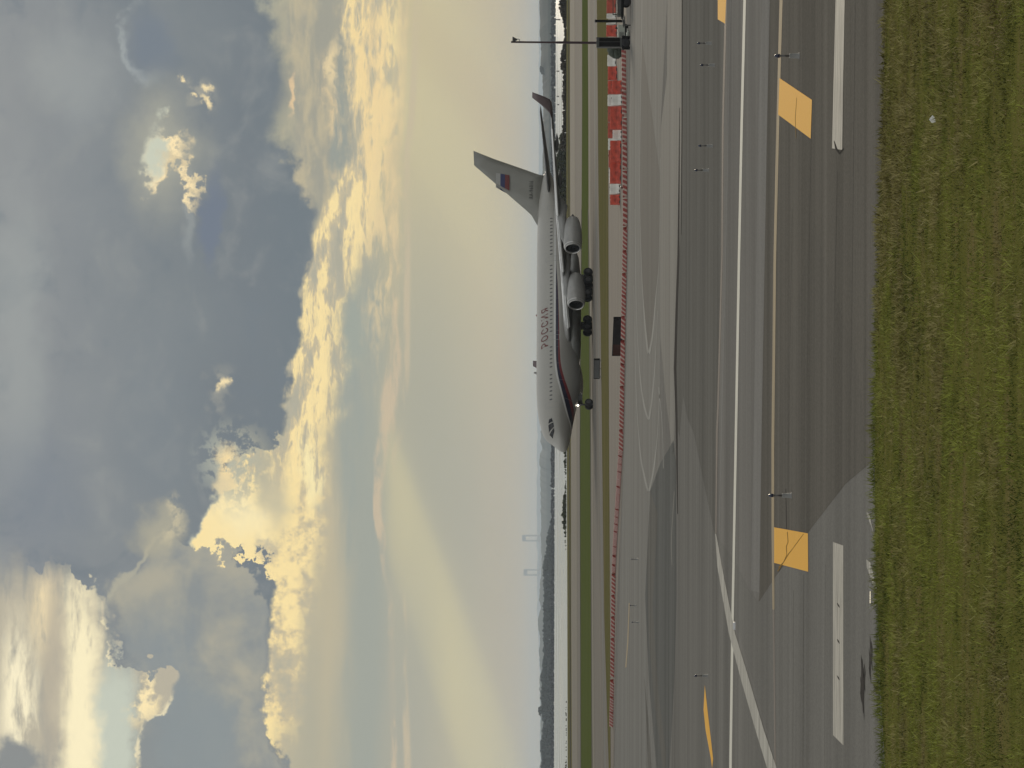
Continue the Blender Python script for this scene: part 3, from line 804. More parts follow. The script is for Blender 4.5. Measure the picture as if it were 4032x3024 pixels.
def fus(s):
    return smooth1(s, F_S, F_T), smooth1(s, F_S, F_B), smooth1(s, F_S, F_W)


def fus_y(s, z):
    t, b, w = fus(s); zc, h = (t + b) / 2, (t - b) / 2
    return w * math.sqrt(max(0.0, 1 - ((z - zc) / h) ** 2))


mb = MB(); rings = []
svals = sorted(set([round(x, 3) for x in list(np.linspace(0, 4, 26)) + list(np.linspace(4, 16, 30)) + list(np.linspace(16, 34, 14)) + list(np.linspace(34, 51.1, 24))]))
for s_ in svals:
    t, b, w = fus(s_); zc, h = (t + b) / 2, (t - b) / 2
    rings.append([(s_, -w * math.sin(a), zc + h * math.cos(a)) for a in [2 * math.pi * k / 56 for k in range(56)]])
mb.loft(rings, 0, True)

# livery: white crown, grey belly, navy and red sweep
fm, fnt, fb = new_mat('fuselage_paint')
X, Y, Zc, tco = xyz_of(fnt)
S_ = [0, 3.6, 4.9, 7.0, 9.1, 10.8, 13.0, 15.5, 20, 27, 31, 36, 52]
z_top = curve(X, list(zip(S_, [2.0, 2.9, 3.41, 3.96, 4.45, 4.79, 5.03, 5.12, 5.13, 5.12, 5.1, 5.1, 5.1])), 55, 10)
z_bot = curve(X, list(zip(S_, [1.2, 1.6, 2.05, 2.78, 3.50, 4.02, 4.42, 4.56, 4.66, 4.86, 5.06, 5.09, 5.1])), 55, 10)
z_mid = curve(X, list(zip(S_, [1.6, 2.1, 2.72, 3.30, 3.92, 4.36, 4.72, 4.80, 4.76, 4.88, 5.06, 5.09, 5.1])), 55, 10)
nn = noise(E(tco.outputs['Object']), 0.5, 7, 0.65) - 0.5
pn = noise(vec(X * 0.3, Y, Zc * 2.5), 1.3, 6, 0.6) - 0.5
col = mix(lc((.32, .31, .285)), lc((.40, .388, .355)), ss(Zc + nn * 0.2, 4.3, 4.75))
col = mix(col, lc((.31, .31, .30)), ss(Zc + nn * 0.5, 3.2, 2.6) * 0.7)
col = mix(col, lc((.60, .60, .58)), ss(Zc - z_top, -0.01, 0.01) * ss(Zc - z_top, 0.27, 0.25))
inb = ss(Zc - z_bot, -0.015, 0.015) * ss(Zc - z_top, 0.015, -0.015)
col = mix(col, lc((.17, .018, .022)), inb)
col = mix(col, lc((.012, .010, .035)), inb * ss(Zc - z_mid, -0.02, 0.02))
col = mix(col, lc((.25, .25, .24)), ss(pn, 0.05, 0.35) * 0.35)
# panel joints around the barrel
jn = mth('FRACT', X * (1 / 2.9))
col = mix(col, lc((.30, .30, .29)), ss(mth('ABSOLUTE', jn - 0.5), 0.012, 0.004) * 0.45)
fnt.links.new(col.s, fb.inputs['Base Color'])
fb.inputs['Roughness'].default_value = 0.38; fb.inputs['Specular IOR Level'].default_value = 0.45
P_slat_hl = plain('slat_highlight', (.72, .72, .70), 0.4, 0, .06, .6)  # slats only: bright leading-edge highlight put into the paint colour
P_grey = plain('airframe_grey', (.30, .30, .29), 0.42, 0, .08, .6)
P_dark = plain('underside_shade', (.11, .11, .112), 0.5, 0, .1, .5)  # shade under wing, flap fairings and tailplane put into a darker colour
P_metal = plain('bare_metal', (.62, .61, .59), 0.28, 0.9, .06, 2)
P_black = plain('black_rubber', (.02, .02, .022), 0.75, 0, .2, 4)
P_gear = plain('gear_steel', (.09, .09, .09), 0.5, 0.3, .1, 4)
P_hub = plain('wheel_hub', (.07, .07, .072), .5, .2, .1, 4)
P_glass = plain('cockpit_glass', (.012, .013, .016), 0.12, 0, .1, 2)
P_win = plain('window_glass', (.14, .14, .138), 0.15, 0, .1, 2)
P_navy = plain('navy_paint', (.018, .018, .05), 0.4, 0, .1, 2)
P_red = plain('red_paint', (.23, .03, .03), 0.45, 0, .1, 2)
P_fin = plain('fin_paint', (.26, .258, .232), 0.42, 0, .07, .5)
mb.build('fuselage', fm, plane)

# belly fairing between the wings
mb = MB(); rings = []
for s_, w, b in [(14.5, .5, 1.98), (16.5, 2.3, 1.75), (19, 3.2, 1.62), (24, 3.45, 1.6), (28, 3.45, 1.6), (31.5, 3.1, 1.66), (34, 2.0, 1.85), (36, .5, 2.3)]:
    rings.append([(s_, -w * math.sin(a), 2.75 + (2.75 - b) * math.cos(a) * (1 if math.cos(a) < 0 else .62)) for a in [2 * math.pi * k / 28 for k in range(28)]])
mb.loft(rings, 0, True).build('belly_fairing', plain('fairing_grey', (.22, .22, .21), .5, 0, .1, .6), plane)  # grey lowered to carry the under-wing shade in its colour

# cabin windows, doors, cockpit glazing on both sides
def on_side(s, z, side, off=0.02):
    return Vector((s, side * (fus_y(s, z) + off), z))


def decal(pts, side, off, name, mat, parent, sub=1):
    """flat marking given as (s, z) polygon grid rows laid on the fuselage side"""
    m_ = MB(); m_.add([on_side(s, z, side, off) for s, z in pts], [tuple(range(len(pts)))])
    o = m_.build(name, mat, parent)
    for p in o.data.polygons:
        if (p.normal.y > 0) != (side > 0): p.flip()
    return o


DOORS = [5.6, 17.2, 31.5, 41.6]
win_me = {}
for side in (-1, 1):
    s_ = 6.9
    while s_ < 40.5:
        if min(abs(s_ - d - 0.3) for d in DOORS) > 0.85 and not (11.2 < s_ < 12.0):
            zt = 5.78
            if True:
                pr = [(-.12, -.13), (-.08, -.19), (.08, -.19), (.12, -.13), (.12, .13), (.08, .19), (-.08, .19), (-.12, .13)]
                o = decal([(s_ + a, zt + b) for a, b in pr], side, 0.012, 'cabin_window', P_win, plane)
        s_ += 0.70
P_joint = plain('door_joint', (.33, .33, .32), 0.6, 0, .1, 2)
for side in (-1, 1):
    for d in DOORS:
        zb, zt = (4.62, 6.55) if d < 40 else (4.75, 6.35)
        m_ = MB()
        zs = np.linspace(zb, zt, 7)
        for (a0, a1) in ((0, .05), (.85, .90)):
            for z0, z1 in zip(zs[:-1], zs[1:]):
                m_.add([on_side(d + a, z, side, .014) for a, z in ((a0, z0), (a1, z0), (a1, z1), (a0, z1))], [(0, 1, 2, 3)])
        for (z0, z1) in ((zb, zb + .05), (zt - .05, zt)):
            m_.add([on_side(d + a, z, side, .014) for a, z in ((0, z0), (.9, z0), (.9, z1), (0, z1))], [(0, 1, 2, 3)])
        m_.build('cabin_door', P_joint, plane)
    # windscreen panes: front, side, rear
    for pts in ([(1.62, 5.52), (2.2, 5.30), (2.62, 5.34), (2.15, 5.98)], [(2.32, 6.05), (2.76, 5.36), (3.35, 5.46), (3.2, 6.12)], [(3.36, 6.12), (3.5, 5.52), (4.0, 5.66), (3.92, 6.05)]):
        m_ = MB(); n_ = 5; vs = []
        for i in range(n_ + 1):
            for j in range(n_ + 1):
                a, b = i / n_, j / n_
                p = [((1 - a) * (1 - b) * pts[0][k] + a * (1 - b) * pts[1][k] + a * b * pts[2][k] + (1 - a) * b * pts[3][k]) for k in (0, 1)]
                vs.append(on_side(p[0], p[1], side, .025))
        m_.add(vs, [(i * (n_ + 1) + j, (i + 1) * (n_ + 1) + j, (i + 1) * (n_ + 1) + j + 1, i * (n_ + 1) + j + 1) for i in range(n_) for j in range(n_)])
        m_.build('cockpit_window', P_glass, plane)


def text_mesh(body, size):
    cu = bpy.data.curves.new('lettering', 'FONT'); cu.body = body; cu.size = size; cu.align_x = 'LEFT'
    cu.space_character = 1.35; cu.resolution_u = 3; cu.offset = 0.012
    to = bpy.data.objects.new('lettering', cu); COL.objects.link(to)
    bpy.context.view_layer.update()
    me = bpy.data.meshes.new_from_object(to)
    bpy.data.objects.remove(to); bpy.data.curves.remove(cu)
    return me


for side in (-1, 1):
    me = text_mesh("РОССИЯ", 1.30)
    xs_ = [v.co.x for v in me.vertices]; w0 = max(xs_) - min(xs_); x0 = min(xs_)
    for v in me.vertices:
        a = (v.co.x - x0) / w0 * 7.0
        s_ = 16.3 + a if side < 0 else 23.3 - a
        v.co = on_side(s_, 6.22 + v.co.y * 0.98, side, .045)
    link('lettering', me, plain('lettering_red', (.16, .045, .04), 0.5, 0, .1, 2) if side < 0 else bpy.data.materials['lettering_red'], plane)

# wings
def airfoil(le, chord, th, z, y, tw=0.0):
    up = [(0, 0), (.02, .32), (.08, .62), (.2, .9), (.4, 1.0), (.65, .66), (.85, .28), (1, .03)]
    lo = [(1, -.03), (.85, -.12), (.65, -.38), (.4, -.72), (.2, -.72), (.08, -.52), (.02, -.28)]
    return [(le + x * chord, y, z + t * th * chord * .5 + tw * (x - .4) * chord) for x, t in up + lo]


def wing_span(side):
    sec = []
    for t, le, ch, th, z in [(0, 17.0, 12.6, .125, 3.25), (.12, 19.2, 10.6, .12, 3.55), (.3, 22.6, 8.1, .115, 4.10), (.5, 26.3, 6.2, .11, 4.72), (.75, 31.0, 4.5, .105, 5.3), (1.0, 35.6, 3.0, .10, 5.78)]:
        y = side * (2.4 + 25.9 * t)
        sec.append(airfoil(le, ch, th, z, y, -.03))
    return sec


wm_, wnt_, wb_ = new_mat('wing_skin')
X, Y, Zc, tco = xyz_of(wnt_)
geo = wnt_.nodes.new('ShaderNodeNewGeometry'); sg = wnt_.nodes.new('ShaderNodeSeparateXYZ')
wn1 = noise(vec(X * .4, Y * 1.2, Zc), 1.0, 6, .6) - .5
wcol = mix(lc((.46, .46, .45)), lc((.62, .62, .6)), ss(wn1, -.15, .2))
wnt_.links.new(wcol.s, wb_.inputs['Base Color']); wb_.inputs['Roughness'].default_value = .4
def wing_le(t): return float(np.interp(t, [0, .12, .3, .5, .75, 1], [17.0, 19.2, 22.6, 26.3, 31.0, 35.6]))
def wing_z(t): return float(np.interp(t, [0, .12, .3, .5, .75, 1], [3.25, 3.55, 4.10, 4.72, 5.3, 5.78]))
def wing_c(t): return float(np.interp(t, [0, .12, .3, .5, .75, 1], [12.6, 10.6, 8.1, 6.2, 4.5, 3.0]))
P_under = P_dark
for side in (-1, 1):
    mb = MB(); sec = wing_span(side)
    n = len(sec[0])
    vs = [p for r in sec for p in r]
    for i in range(len(sec) - 1):
        for k in range(n):
            a, b = i * n + k, i * n + (k + 1) % n
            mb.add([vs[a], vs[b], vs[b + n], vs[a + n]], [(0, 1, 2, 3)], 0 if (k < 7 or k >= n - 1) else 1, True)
    mb.add(sec[0], [tuple(range(n))]); mb.add(sec[-1], [tuple(range(n))])
    wing = mb.build('wing', [wm_, P_under], plane)
    # slats along the leading edge
    for t0, t1 in ((.07, .26), (.32, .55), (.57, .95)):
        rr = []
        for t in (t0, t1):
            le, z, ch, y = wing_le(t), wing_z(t), wing_c(t), side * (2.4 + 25.9 * t)
            rr.append([(le - .10, y, z - .02), (le + .02 * ch, y, z + .030 * ch), (le + .1 * ch, y, z + .052 * ch), (le + .02 * ch, y, z - .024 * ch)])
        MB().loft(rr, 0, False).build('slat', P_slat_hl, wing)
    for t in (.2, .42, .62, .8):                                  # flap track fairings
        le, z, ch, y = wing_le(t), wing_z(t), wing_c(t), side * (2.4 + 25.9 * t)
        MB().lathe([(-1.9, .02), (-1.2, .22), (0, .30), (1.0, .20), (1.9, .02)], (le + ch * .88, y, z - .03 * ch - .22), 'x', 12).build('flap_fairing', P_dark, wing)
    y1 = side * 28.3; wl = []
    for k, (dy, dz, le, ch) in enumerate([(0, 0, 35.5, 3.0), (.28, .25, 36.2, 2.6), (.55, .9, 36.9, 2.1), (.78, 1.7, 37.6, 1.6), (1.0, 2.65, 38.4, 1.05)]):
        c_, s__ = (1, 0) if k == 0 else (.25, .97)
        r_ = []
        for (xx, tt_) in [(0, 0), (.1, .5), (.35, 1), (.7, .5), (1, 0), (.7, -.5), (.35, -1), (.1, -.5)]:
            th_ = tt_ * .05 * ch
            r_.append((le + xx * ch, y1 + side * dy - side * th_ * s__, 5.78 + dz + th_ * c_))
        wl.append(r_)
    MB().loft(wl, 0, True).build('winglet', plain('winglet_paint', (.16, .12, .125), .45, 0, .1, 1) if side < 0 else bpy.data.materials['winglet_paint'], wing)

# engines
P_nac = plain('nacelle_paint', (.33, .325, .31), .36, 0.15, .09, .8)
for y, sf, zc in ((-9.9, 17.7, 2.35), (-16.9, 21.9, 2.85), (9.9, 17.7, 2.50), (16.9, 21.9, 2.95)):
    mb = MB()
    mb.lathe([(.02, .98), (.0, 1.03), (.06, 1.10), (.35, 1.21), (1.2, 1.28), (2.4, 1.27), (3.6, 1.16), (4.7, .97), (5.2, .82), (5.2, .74), (4.6, .72)], (sf, y, zc), 'x', 36)
    mb.lathe([(.02, .98), (.25, .93), (.9, .94), (1.3, .95)], (sf, y, zc), 'x', 36, 1)
    en = mb.build('engine', [P_nac, P_black], plane)
    MB().lathe([(.33, 1.212), (.0, 1.042), (-.02, 1.0), (.06, .955), (.2, .94)], (sf, y, zc), 'x', 36).build('intake_lip', P_metal, en)
    fan = MB()
    for k in range(26):
        a = 2 * math.pi * k / 26; b = a + .16
        fan.add([(sf + 1.12, y + .3 * math.cos(a), zc + .3 * math.sin(a)), (sf + 1.02, y + .93 * math.cos(a), zc + .93 * math.sin(a)), (sf + 1.14, y + .93 * math.cos(b), zc + .93 * math.sin(b)), (sf + 1.24, y + .3 * math.cos(b), zc + .3 * math.sin(b))], [(0, 1, 2, 3)])
    fan.lathe([(.62, .01), (.85, .16), (1.1, .31), (1.3, .33)], (sf, y, zc), 'x', 16)
    fan.build('fan', P_gear, en)
    MB().lathe([(4.5, .58), (5.3, .46), (6.2, .06)], (sf, y, zc), 'x', 16).build('exhaust_cone', P_gear, en)
    t = (abs(y) - 2.4) / 25.9
    le, wz, ch = wing_le(t), wing_z(t), wing_c(t)
    rr = []
    for (xx, z0, z1, w) in ((sf + 1.1, zc + 1.15, zc + 1.32, .04), (sf + 2.0, zc + 1.1, zc + 1.62, .22), (le + .2, zc + 1.0, wz + .05, .26), (le + ch * .35, zc + .7, wz - .15, .24), (le + ch * .62, wz - .62, wz - .25, .05)):
        rr.append([(xx, y - w, z0), (xx, y + w, z0), (xx, y + w * .8, z1), (xx, y - w * .8, z1)])
    MB().loft(rr, 0, True).build('pylon', P_grey, en)

# tail
fin_pts = [(40.2, 7.55), (41.0, 7.95), (42.5, 8.6), (43.6, 9.5), (45.0, 10.75), (47.7, 13.1), (52.0, 16.93), (54.75, 17.05), (53.2, 14.1), (51.6, 10.6), (50.2, 7.6), (49.8, 6.9), (46, 7.0)]
def fin_half(z): return float(np.interp(z, [6.9, 9, 17], [.42, .36, .14]))
mb = MB()
inner = [(45.2, 8.2), (46.6, 10.7), (48.8, 13.2), (51.8, 15.9), (52.6, 15.6), (50.6, 11.2), (49.2, 8.4)]
for side in (-1, 1):
    ov = [(x, side * .03 if z > 7.2 else side * .3, z) for x, z in fin_pts]; iv = [(x, side * fin_half(z), z) for x, z in inner]
    n1 = len(ov)
    bmx = bmesh.new(); q = [bmx.verts.new(p) for p in ov]; r = [bmx.verts.new(p) for p in iv]
    es = [bmx.edges.new((q[i], q[(i + 1) % n1])) for i in range(n1)] + [bmx.edges.new((r[i], r[(i + 1) % len(r)])) for i in range(len(r))]
    bmesh.ops.triangle_fill(bmx, use_beauty=True, edges=es)
    bmx.verts.ensure_lookup_table(); bmx.verts.index_update()
    mb.add([v.co[:] for v in bmx.verts], [[v.index for v in f.verts] for f in bmx.faces], 0, True)
    if side == -1:                                    # fill over the inner polygon if it was left open
        pass
    bmx.free()
    mb.add(iv, [tuple(range(len(iv)))], 0, True)
# rim joining both skins
for i in range(len(fin_pts)):
    (x0, z0), (x1, z1) = fin_pts[i], fin_pts[(i + 1) % len(fin_pts)]
    h0, h1 = (.03 if z0 > 7.2 else .3), (.03 if z1 > 7.2 else .3)
    mb.add([(x0, -h0, z0), (x0, h0, z0), (x1, h1, z1), (x1, -h1, z1)], [(0, 1, 2, 3)])
fin = mb.build('tail_fin', P_fin, plane)
rud = MB()
for side in (-1, 1):
    rud.add([(51.75 + a, side * y_, z) for a, y_, z in ((-.35, .30, 8.3), (-.28, .30, 8.3), (2.33, .17, 15.9), (2.26, .17, 15.9))], [(0, 1, 2, 3)])
rud = None
P_flag = [plain('flag_white', (.40, .40, .385), .5, 0, .05, 2), plain('flag_blue', (.03, .04, .13), .5, 0, .08, 2), plain('flag_red', (.16, .03, .03), .5, 0, .08, 2)]
for side in (-1, 1):
    fl = MB()
    # slanted tricolour: leading edge follows the fin
    for k, (z0, z1) in enumerate(((13.1, 13.75), (12.45, 13.1), (11.8, 12.45))):
        def xl(z): return 46.75 + (z - 11.8) * .72
        def xr(z): return 49.7 + (z - 11.8) * .22
        for a in range(4):
            f0, f1 = a / 4, (a + 1) / 4
            fl.add([(xl(z0) + (xr(z0) - xl(z0)) * f0, side * .46, z0), (xl(z0) + (xr(z0) - xl(z0)) * f1, side * .46, z0), (xl(z1) + (xr(z1) - xl(z1)) * f1, side * .46, z1), (xl(z1) + (xr(z1) - xl(z1)) * f0, side * .46, z1)], [(0, 1, 2, 3)], k)
    fo = fl.build('flag', P_flag, fin)
    me = text_mesh("RA-96016", .86)
    xs_ = [v.co.x for v in me.vertices]; w0 = max(xs_) - min(xs_); x0 = min(xs_)
    for v in me.vertices:
        a = (v.co.x - x0) / w0 * 3.3
        v.co = Vector((45.3 + a if side < 0 else 48.6 - a, side * .47, 8.42 + v.co.y * .9))
    link('registration', me, P_gear, fin)
for side in (-1, 1):
    sec = []
    for t, le, ch, z in ((0, 44.6, 6.2, 6.0), (.5, 48.6, 4.1, 6.7), (1, 52.4, 1.9, 7.35)):
        y = side * (.6 + 9.7 * t); sec.append(airfoil(le, ch, .10, z, y))
    st_ = MB().loft(sec, 0, True).build('tailplane', P_dark, plane)
    e_ = MB()
    for t in (0.12, .96):
        pass
    rr = []
    for t in (.1, .97):
        le = 44.6 + 7.8 * t; ch = 6.2 - 4.3 * t; y = side * (.6 + 9.7 * t); z = 6.0 + 1.35 * t
        rr.append([(le + ch * .74, y, z + .04), (le + ch * 1.03, y, z + .02), (le + ch * 1.03, y, z - .02), (le + ch * .74, y, z - .045 * ch * .3 - .05)])
    e_.loft(rr, 0, False).build('elevator', P_grey, st_)

# landing gear
def wheel(parent, x, y, r, w, name='wheel'):
    m_ = MB()
    m_.lathe([(-w / 2, r * .55), (-w / 2, r * .8), (-w * .42, r * .93), (-w * .2, r), (w * .2, r), (w * .42, r * .93), (w / 2, r * .8), (w / 2, r * .55)], (x, y, r), 'y', 24)
    o_ = m_.build(name, P_black, parent)
    MB().lathe([(-w / 2 + .03, .02), (-w / 2 + .02, r * .3), (-w / 2, r * .56), (w / 2, r * .56), (w / 2 - .02, r * .3), (w / 2 - .03, .02)], (x, y, r), 'y', 16).build('rim', P_hub, o_)
    return o_


ng = MB(); ng.tube((8.2, 0, .6), (8.0, 0, 2.4), .11); ng.tube((8.2, -.55, .56), (8.2, .55, .56), .08)
ng.tube((8.15, 0, 1.3), (9.8, 0, 2.1), .06); ng.box(8.5, 9.5, .50, .54, 1.45, 2.3); ng.box(8.5, 9.5, -.54, -.50, 1.45, 2.3)
ng.tube((8.05, -.28, 1.95), (8.05, .28, 1.95), .05)
nose_gear = ng.build('nose_gear', P_gear, plane)
for y in (-.42, .42): wheel(nose_gear, 8.2, y, .56, .42)
lm, lnt, lb = new_mat('lamp_lit'); lb.inputs['Base Color'].default_value = (1, .95, .85, 1)
lb.inputs['Emission Color'].default_value = (1, .90, .74, 1); lb.inputs['Emission Strength'].default_value = 9.0
MB().ball((7.86, -.18, 2.06), .115, 0, 8).build('taxi_light', lm, nose_gear)
for (x, y) in ((26.4, -5.2), (28.4, 0), (26.4, 5.2)):
    g_ = MB(); g_.tube((x, y, .65), (x + .1, y * .95, 3.0), .17); g_.tube((x - .85, y, .62), (x + .85, y, .62), .13)
    g_.tube((x, y, 1.5), (x - 1.3, y * .9, 2.6), .08); g_.box(x - .7, x + .7, y - .05, y + .02, 1.25, 2.1)
    for dx in (-.76, .76): g_.tube((x + dx, y - .6, .64), (x + dx, y + .6, .64), .09)
    go_ = g_.build('main_gear', P_gear, plane)
    for dx in (-.76, .76):
        for dy in (-.52, .52): wheel(go_, x + dx, y + dy, .65, .48)
# small aerials on the crown
a_ = MB(); a_.add([(13.4, -.02, 7.75), (13.9, -.02, 7.75), (13.85, -.02, 8.15), (13.65, -.02, 8.15), (13.4, .02, 7.75), (13.9, .02, 7.75), (13.85, .02, 8.15), (13.65, .02, 8.15)],
      [(0, 1, 2, 3), (4, 5, 6, 7), (0, 3, 7, 4), (1, 2, 6, 5), (2, 3, 7, 6)])
a_.build('aerial', P_grey, plane)
MB().ball((24.0, 0, 7.8), .14, 0, 8, .8).build('beacon', P_red, plane)
# ---------------------------------------------------------------- far shore
def vnoise(x, seed, f):
    """1-D value noise"""
    r = np.random.default_rng(seed).random(4096)
    x = np.asarray(x) * f; i = np.floor(x).astype(int); t = x - i; t = t * t * (3 - 2 * t)
    return r[i % 4096] * (1 - t) + r[(i + 1) % 4096] * t


def vnoise2(x, y, seed):
    r = np.random.default_rng(seed).random((256, 256))
    i, j = np.floor(x).astype(int), np.floor(y).astype(int); a, b = x - i, y - j
    a, b = a * a * (3 - 2 * a), b * b * (3 - 2 * b)
    q = lambda p, s_: r[p % 256, s_ % 256]
    return (q(i, j) * (1 - a) + q(i + 1, j) * a) * (1 - b) + (q(i, j + 1) * (1 - a) + q(i + 1, j + 1) * a) * b


def leaf_mat(name, a, b, sc=0.3):
    m, nt, bs = new_mat(name); L = nt.links
    t = nt.nodes.new('ShaderNodeTexCoord'); n = nt.nodes.new('ShaderNodeTexNoise'); n.inputs['Scale'].default_value = sc; n.inputs['Detail'].default_value = 5
    L.new(t.outputs['Object'], n.inputs['Vector'])
    rp = nt.nodes.new('ShaderNodeValToRGB'); rp.color_ramp.elements[0].position = .35; rp.color_ramp.elements[1].position = .65
    rp.color_ramp.elements[0].color = (*a, 1); rp.color_ramp.elements[1].color = (*b, 1)
    L.new(n.outputs['Fac'], rp.inputs[0]); L.new(rp.outputs[0], bs.inputs['Base Color'])
    bs.inputs['Roughness'].default_value = .9; bs.inputs['Specular IOR Level'].default_value = .1
    return m


LF_far = leaf_mat('far_foliage', (.018, .026, .026), (.032, .042, .038), .02)
LF_ridge = leaf_mat('hill_woods', (.02, .03, .03), (.045, .055, .045), .004)
LF_shrub = leaf_mat('shrub_foliage', (.022, .026, .014), (.055, .06, .03), .25)
LF_brown = leaf_mat('reed_foliage', (.035, .03, .024), (.07, .058, .045), .25)
BARK = plain('bark', (.06, .05, .04), .9, 0, .2, 2)


def ridge(name, dist, us, tops, amp, seed, depth, mat=LF_ridge, n=900, base=-1.0):
    """wooded hill whose crest is seen at the given pixel rows"""
    uu = np.linspace(us[0], us[-1], n)
    vv = np.interp(uu, us, tops)
    nz = (vnoise(uu, seed, 1 / 42) - .5) + .55 * (vnoise(uu, seed + 1, 1 / 13) - .5) + .3 * (vnoise(uu, seed + 2, 1 / 5) - .5)
    vv = vv - nz * amp
    vs, fs = [], []
    for u, v in zip(uu, vv):
        p = AT(u, v, dist); h = max(p.z, 2.0); x = p.x
        for (dy, k) in ((-depth * .5, 0), (-depth * .42, .45), (-depth * .2, .8), (0, 1), (depth * .3, .7), (depth * .5, 0)):
            vs.append((x, dist + dy, base + (h - base) * k))
    for i in range(n - 1):
        for k in range(5):
            a = i * 6 + k; fs.append((a, a + 6, a + 7, a + 1))
    o = struct(name, vs, fs, mat)
    return o


ridge('distant_hills', 45000, [-5000, 300, 640, 1000, 1250, 1700, 5200], [2125, 2126, 2116, 2114, 2114, 2120, 2126], 4, 3, 3000)
ridge('wooded_hills', 16000, [-5000, 200, 400, 640, 800, 925, 1000, 1060, 1120, 1200, 1274, 1500, 1900], [2128, 2128, 2124, 2122, 2130, 2130, 2134, 2130, 2123, 2127, 2133, 2134, 2150], 9, 17, 1500)
ridge('wooded_hills', 8200, [1700, 2100, 2424, 2690, 2740, 2770, 2800, 2870, 2885, 2900, 2960, 3024, 5200], [2146, 2139, 2138, 2137, 2133, 2130, 2129, 2127, 2126, 2126, 2124, 2123, 2124], 4, 29, 500)

ICO = bmesh.new(); bmesh.ops.create_icosphere(ICO, subdivisions=1, radius=1.0)
ICO_V = np.array([v.co[:] for v in ICO.verts]); ICO_F = np.array([[v.index for v in f.verts] for f in ICO.faces]); ICO.free()
ICO = bmesh.new(); bmesh.ops.create_icosphere(ICO, subdivisions=2, radius=1.0)
ICO2_V = np.array([v.co[:] for v in ICO.verts]); ICO2_F = np.array([[v.index for v in f.verts] for f in ICO.faces]); ICO.free()


def blobs(name, cs, rs, mat, fine=False, rough=.28, sq=(1, 1, .85)):
    V0, F0 = (ICO2_V, ICO2_F) if fine else (ICO_V, ICO_F)
    n, k = len(cs), len(V0)
    d = 1 + RNG.normal(0, rough, (n, k, 1))
    vs = (V0[None] * d * rs[:, None, None] * np.array(sq)[None, None] + cs[:, None, :]).reshape(-1, 3)
    fs = (F0[None] + (np.arange(n) * k)[:, None, None]).reshape(-1, 3)
    me = bpy.data.meshes.new(name)
    me.vertices.add(len(vs)); me.vertices.foreach_set('co', vs.ravel())
    me.loops.add(fs.size); me.loops.foreach_set('vertex_index', fs.ravel())
    me.polygons.add(len(fs)); me.polygons.foreach_set('loop_start', np.arange(0, fs.size, 3)); me.polygons.foreach_set('loop_total', np.full(len(fs), 3))
    me.update(); me.validate()
    return link(name, me, mat)


def wood(name, dist, us, tops, base_v, mat, label, cat, rows=3, step=2.2, dep=14.0, rr=(2.2, 4.2), seed=1, amp=3.0, fine=False, zfloor=-.6):
    """a belt of trees or shrubs that reads as one mass; crest given as pixel rows"""
    cs, rs = [], []
    x0, x1 = AT(us[0], 2166, dist).x, AT(us[-1], 2166, dist).x
    for r_ in range(rows):
        xs = np.arange(x0, x1, step) + RNG.normal(0, step * .4, len(np.arange(x0, x1, step)))
        for x in xs:
            u = 1512 + x / dist * FPX
            v = np.interp(u, us, tops) - amp * ((vnoise([u], seed, 1 / 23)[0] - .5) * 2 + (vnoise([u], seed + 5, 1 / 7)[0] - .5) * 1.2 + RNG.normal(0, .25))
            top = AT(u, v, dist).z - RNG.random() * .8 * (r_ > 0)
            y = dist + r_ * dep + RNG.normal(0, dep * .2)
            z = top
            while z > zfloor:
                rad = RNG.uniform(*rr); rad = min(rad, max(.25, (z - zfloor) * .75))
                cs.append((x + RNG.normal(0, rad * .5), y + RNG.normal(0, rad * .3), z - rad * .8)); rs.append(rad)
                z -= rad * 1.25
    return tag(blobs(name, np.array(cs), np.array(rs), mat, fine), label, cat, None, 'stuff')


wood('woodland', 6300, [-700, 0, 45, 84, 120, 175, 264, 325, 354, 370, 410, 524, 604, 660, 740, 800, 850, 900, 940, 960], [2132, 2132, 2132, 2124, 2133, 2134, 2130, 2134, 2128, 2136, 2137, 2139, 2139, 2141, 2138, 2137, 2150, 2151, 2163, 2172], 2182, LF_far,
     'dark hazy woodland along the far left shore of the bay', 'woodland', rows=3, step=5, dep=30, rr=(3.0, 5.2), seed=5, amp=2.2)
wood('shore_scrub', 5700, [-900, 3900], [2168, 2169], 2182, leaf_mat('scrub_foliage', (.004, .004, .010), (.008, .008, .016), .02),
     'thin dark band of scrub at the water line of the far shore', 'scrub', rows=2, step=4, dep=20, rr=(2.2, 3.6), seed=9, amp=1.2)


def far_tree(u, v_top, dist, w, label):
    p = AT(u, v_top, dist); h = p.z + .6
    t = thing('tree', label, 'tree', (p.x, dist, -.6))
    MB().tube((0, 0, 0), (w * .1, 0, h * .8), w * .07, w * .03).build('trunk', BARK, t)
    cs = np.array([(RNG.normal(0, w * .25), RNG.normal(0, w * .25), h - w * .35 - abs(RNG.normal(0, h * .16))) for _ in range(26)])
    b = blobs('crown', cs, RNG.uniform(w * .12, w * .26, 26), LF_far); b.parent = t
    return t


far_tree(226, 2112, 6200, 11, 'tall lone tree standing above the far left woodland')
far_tree(2748, 2121, 8150, 14, 'single rounded tree top on the hazy ridge at the right, beside the mast')
far_tree(84, 2122, 6200, 9, 'rounded tree rising a little above the woodland at the far left')

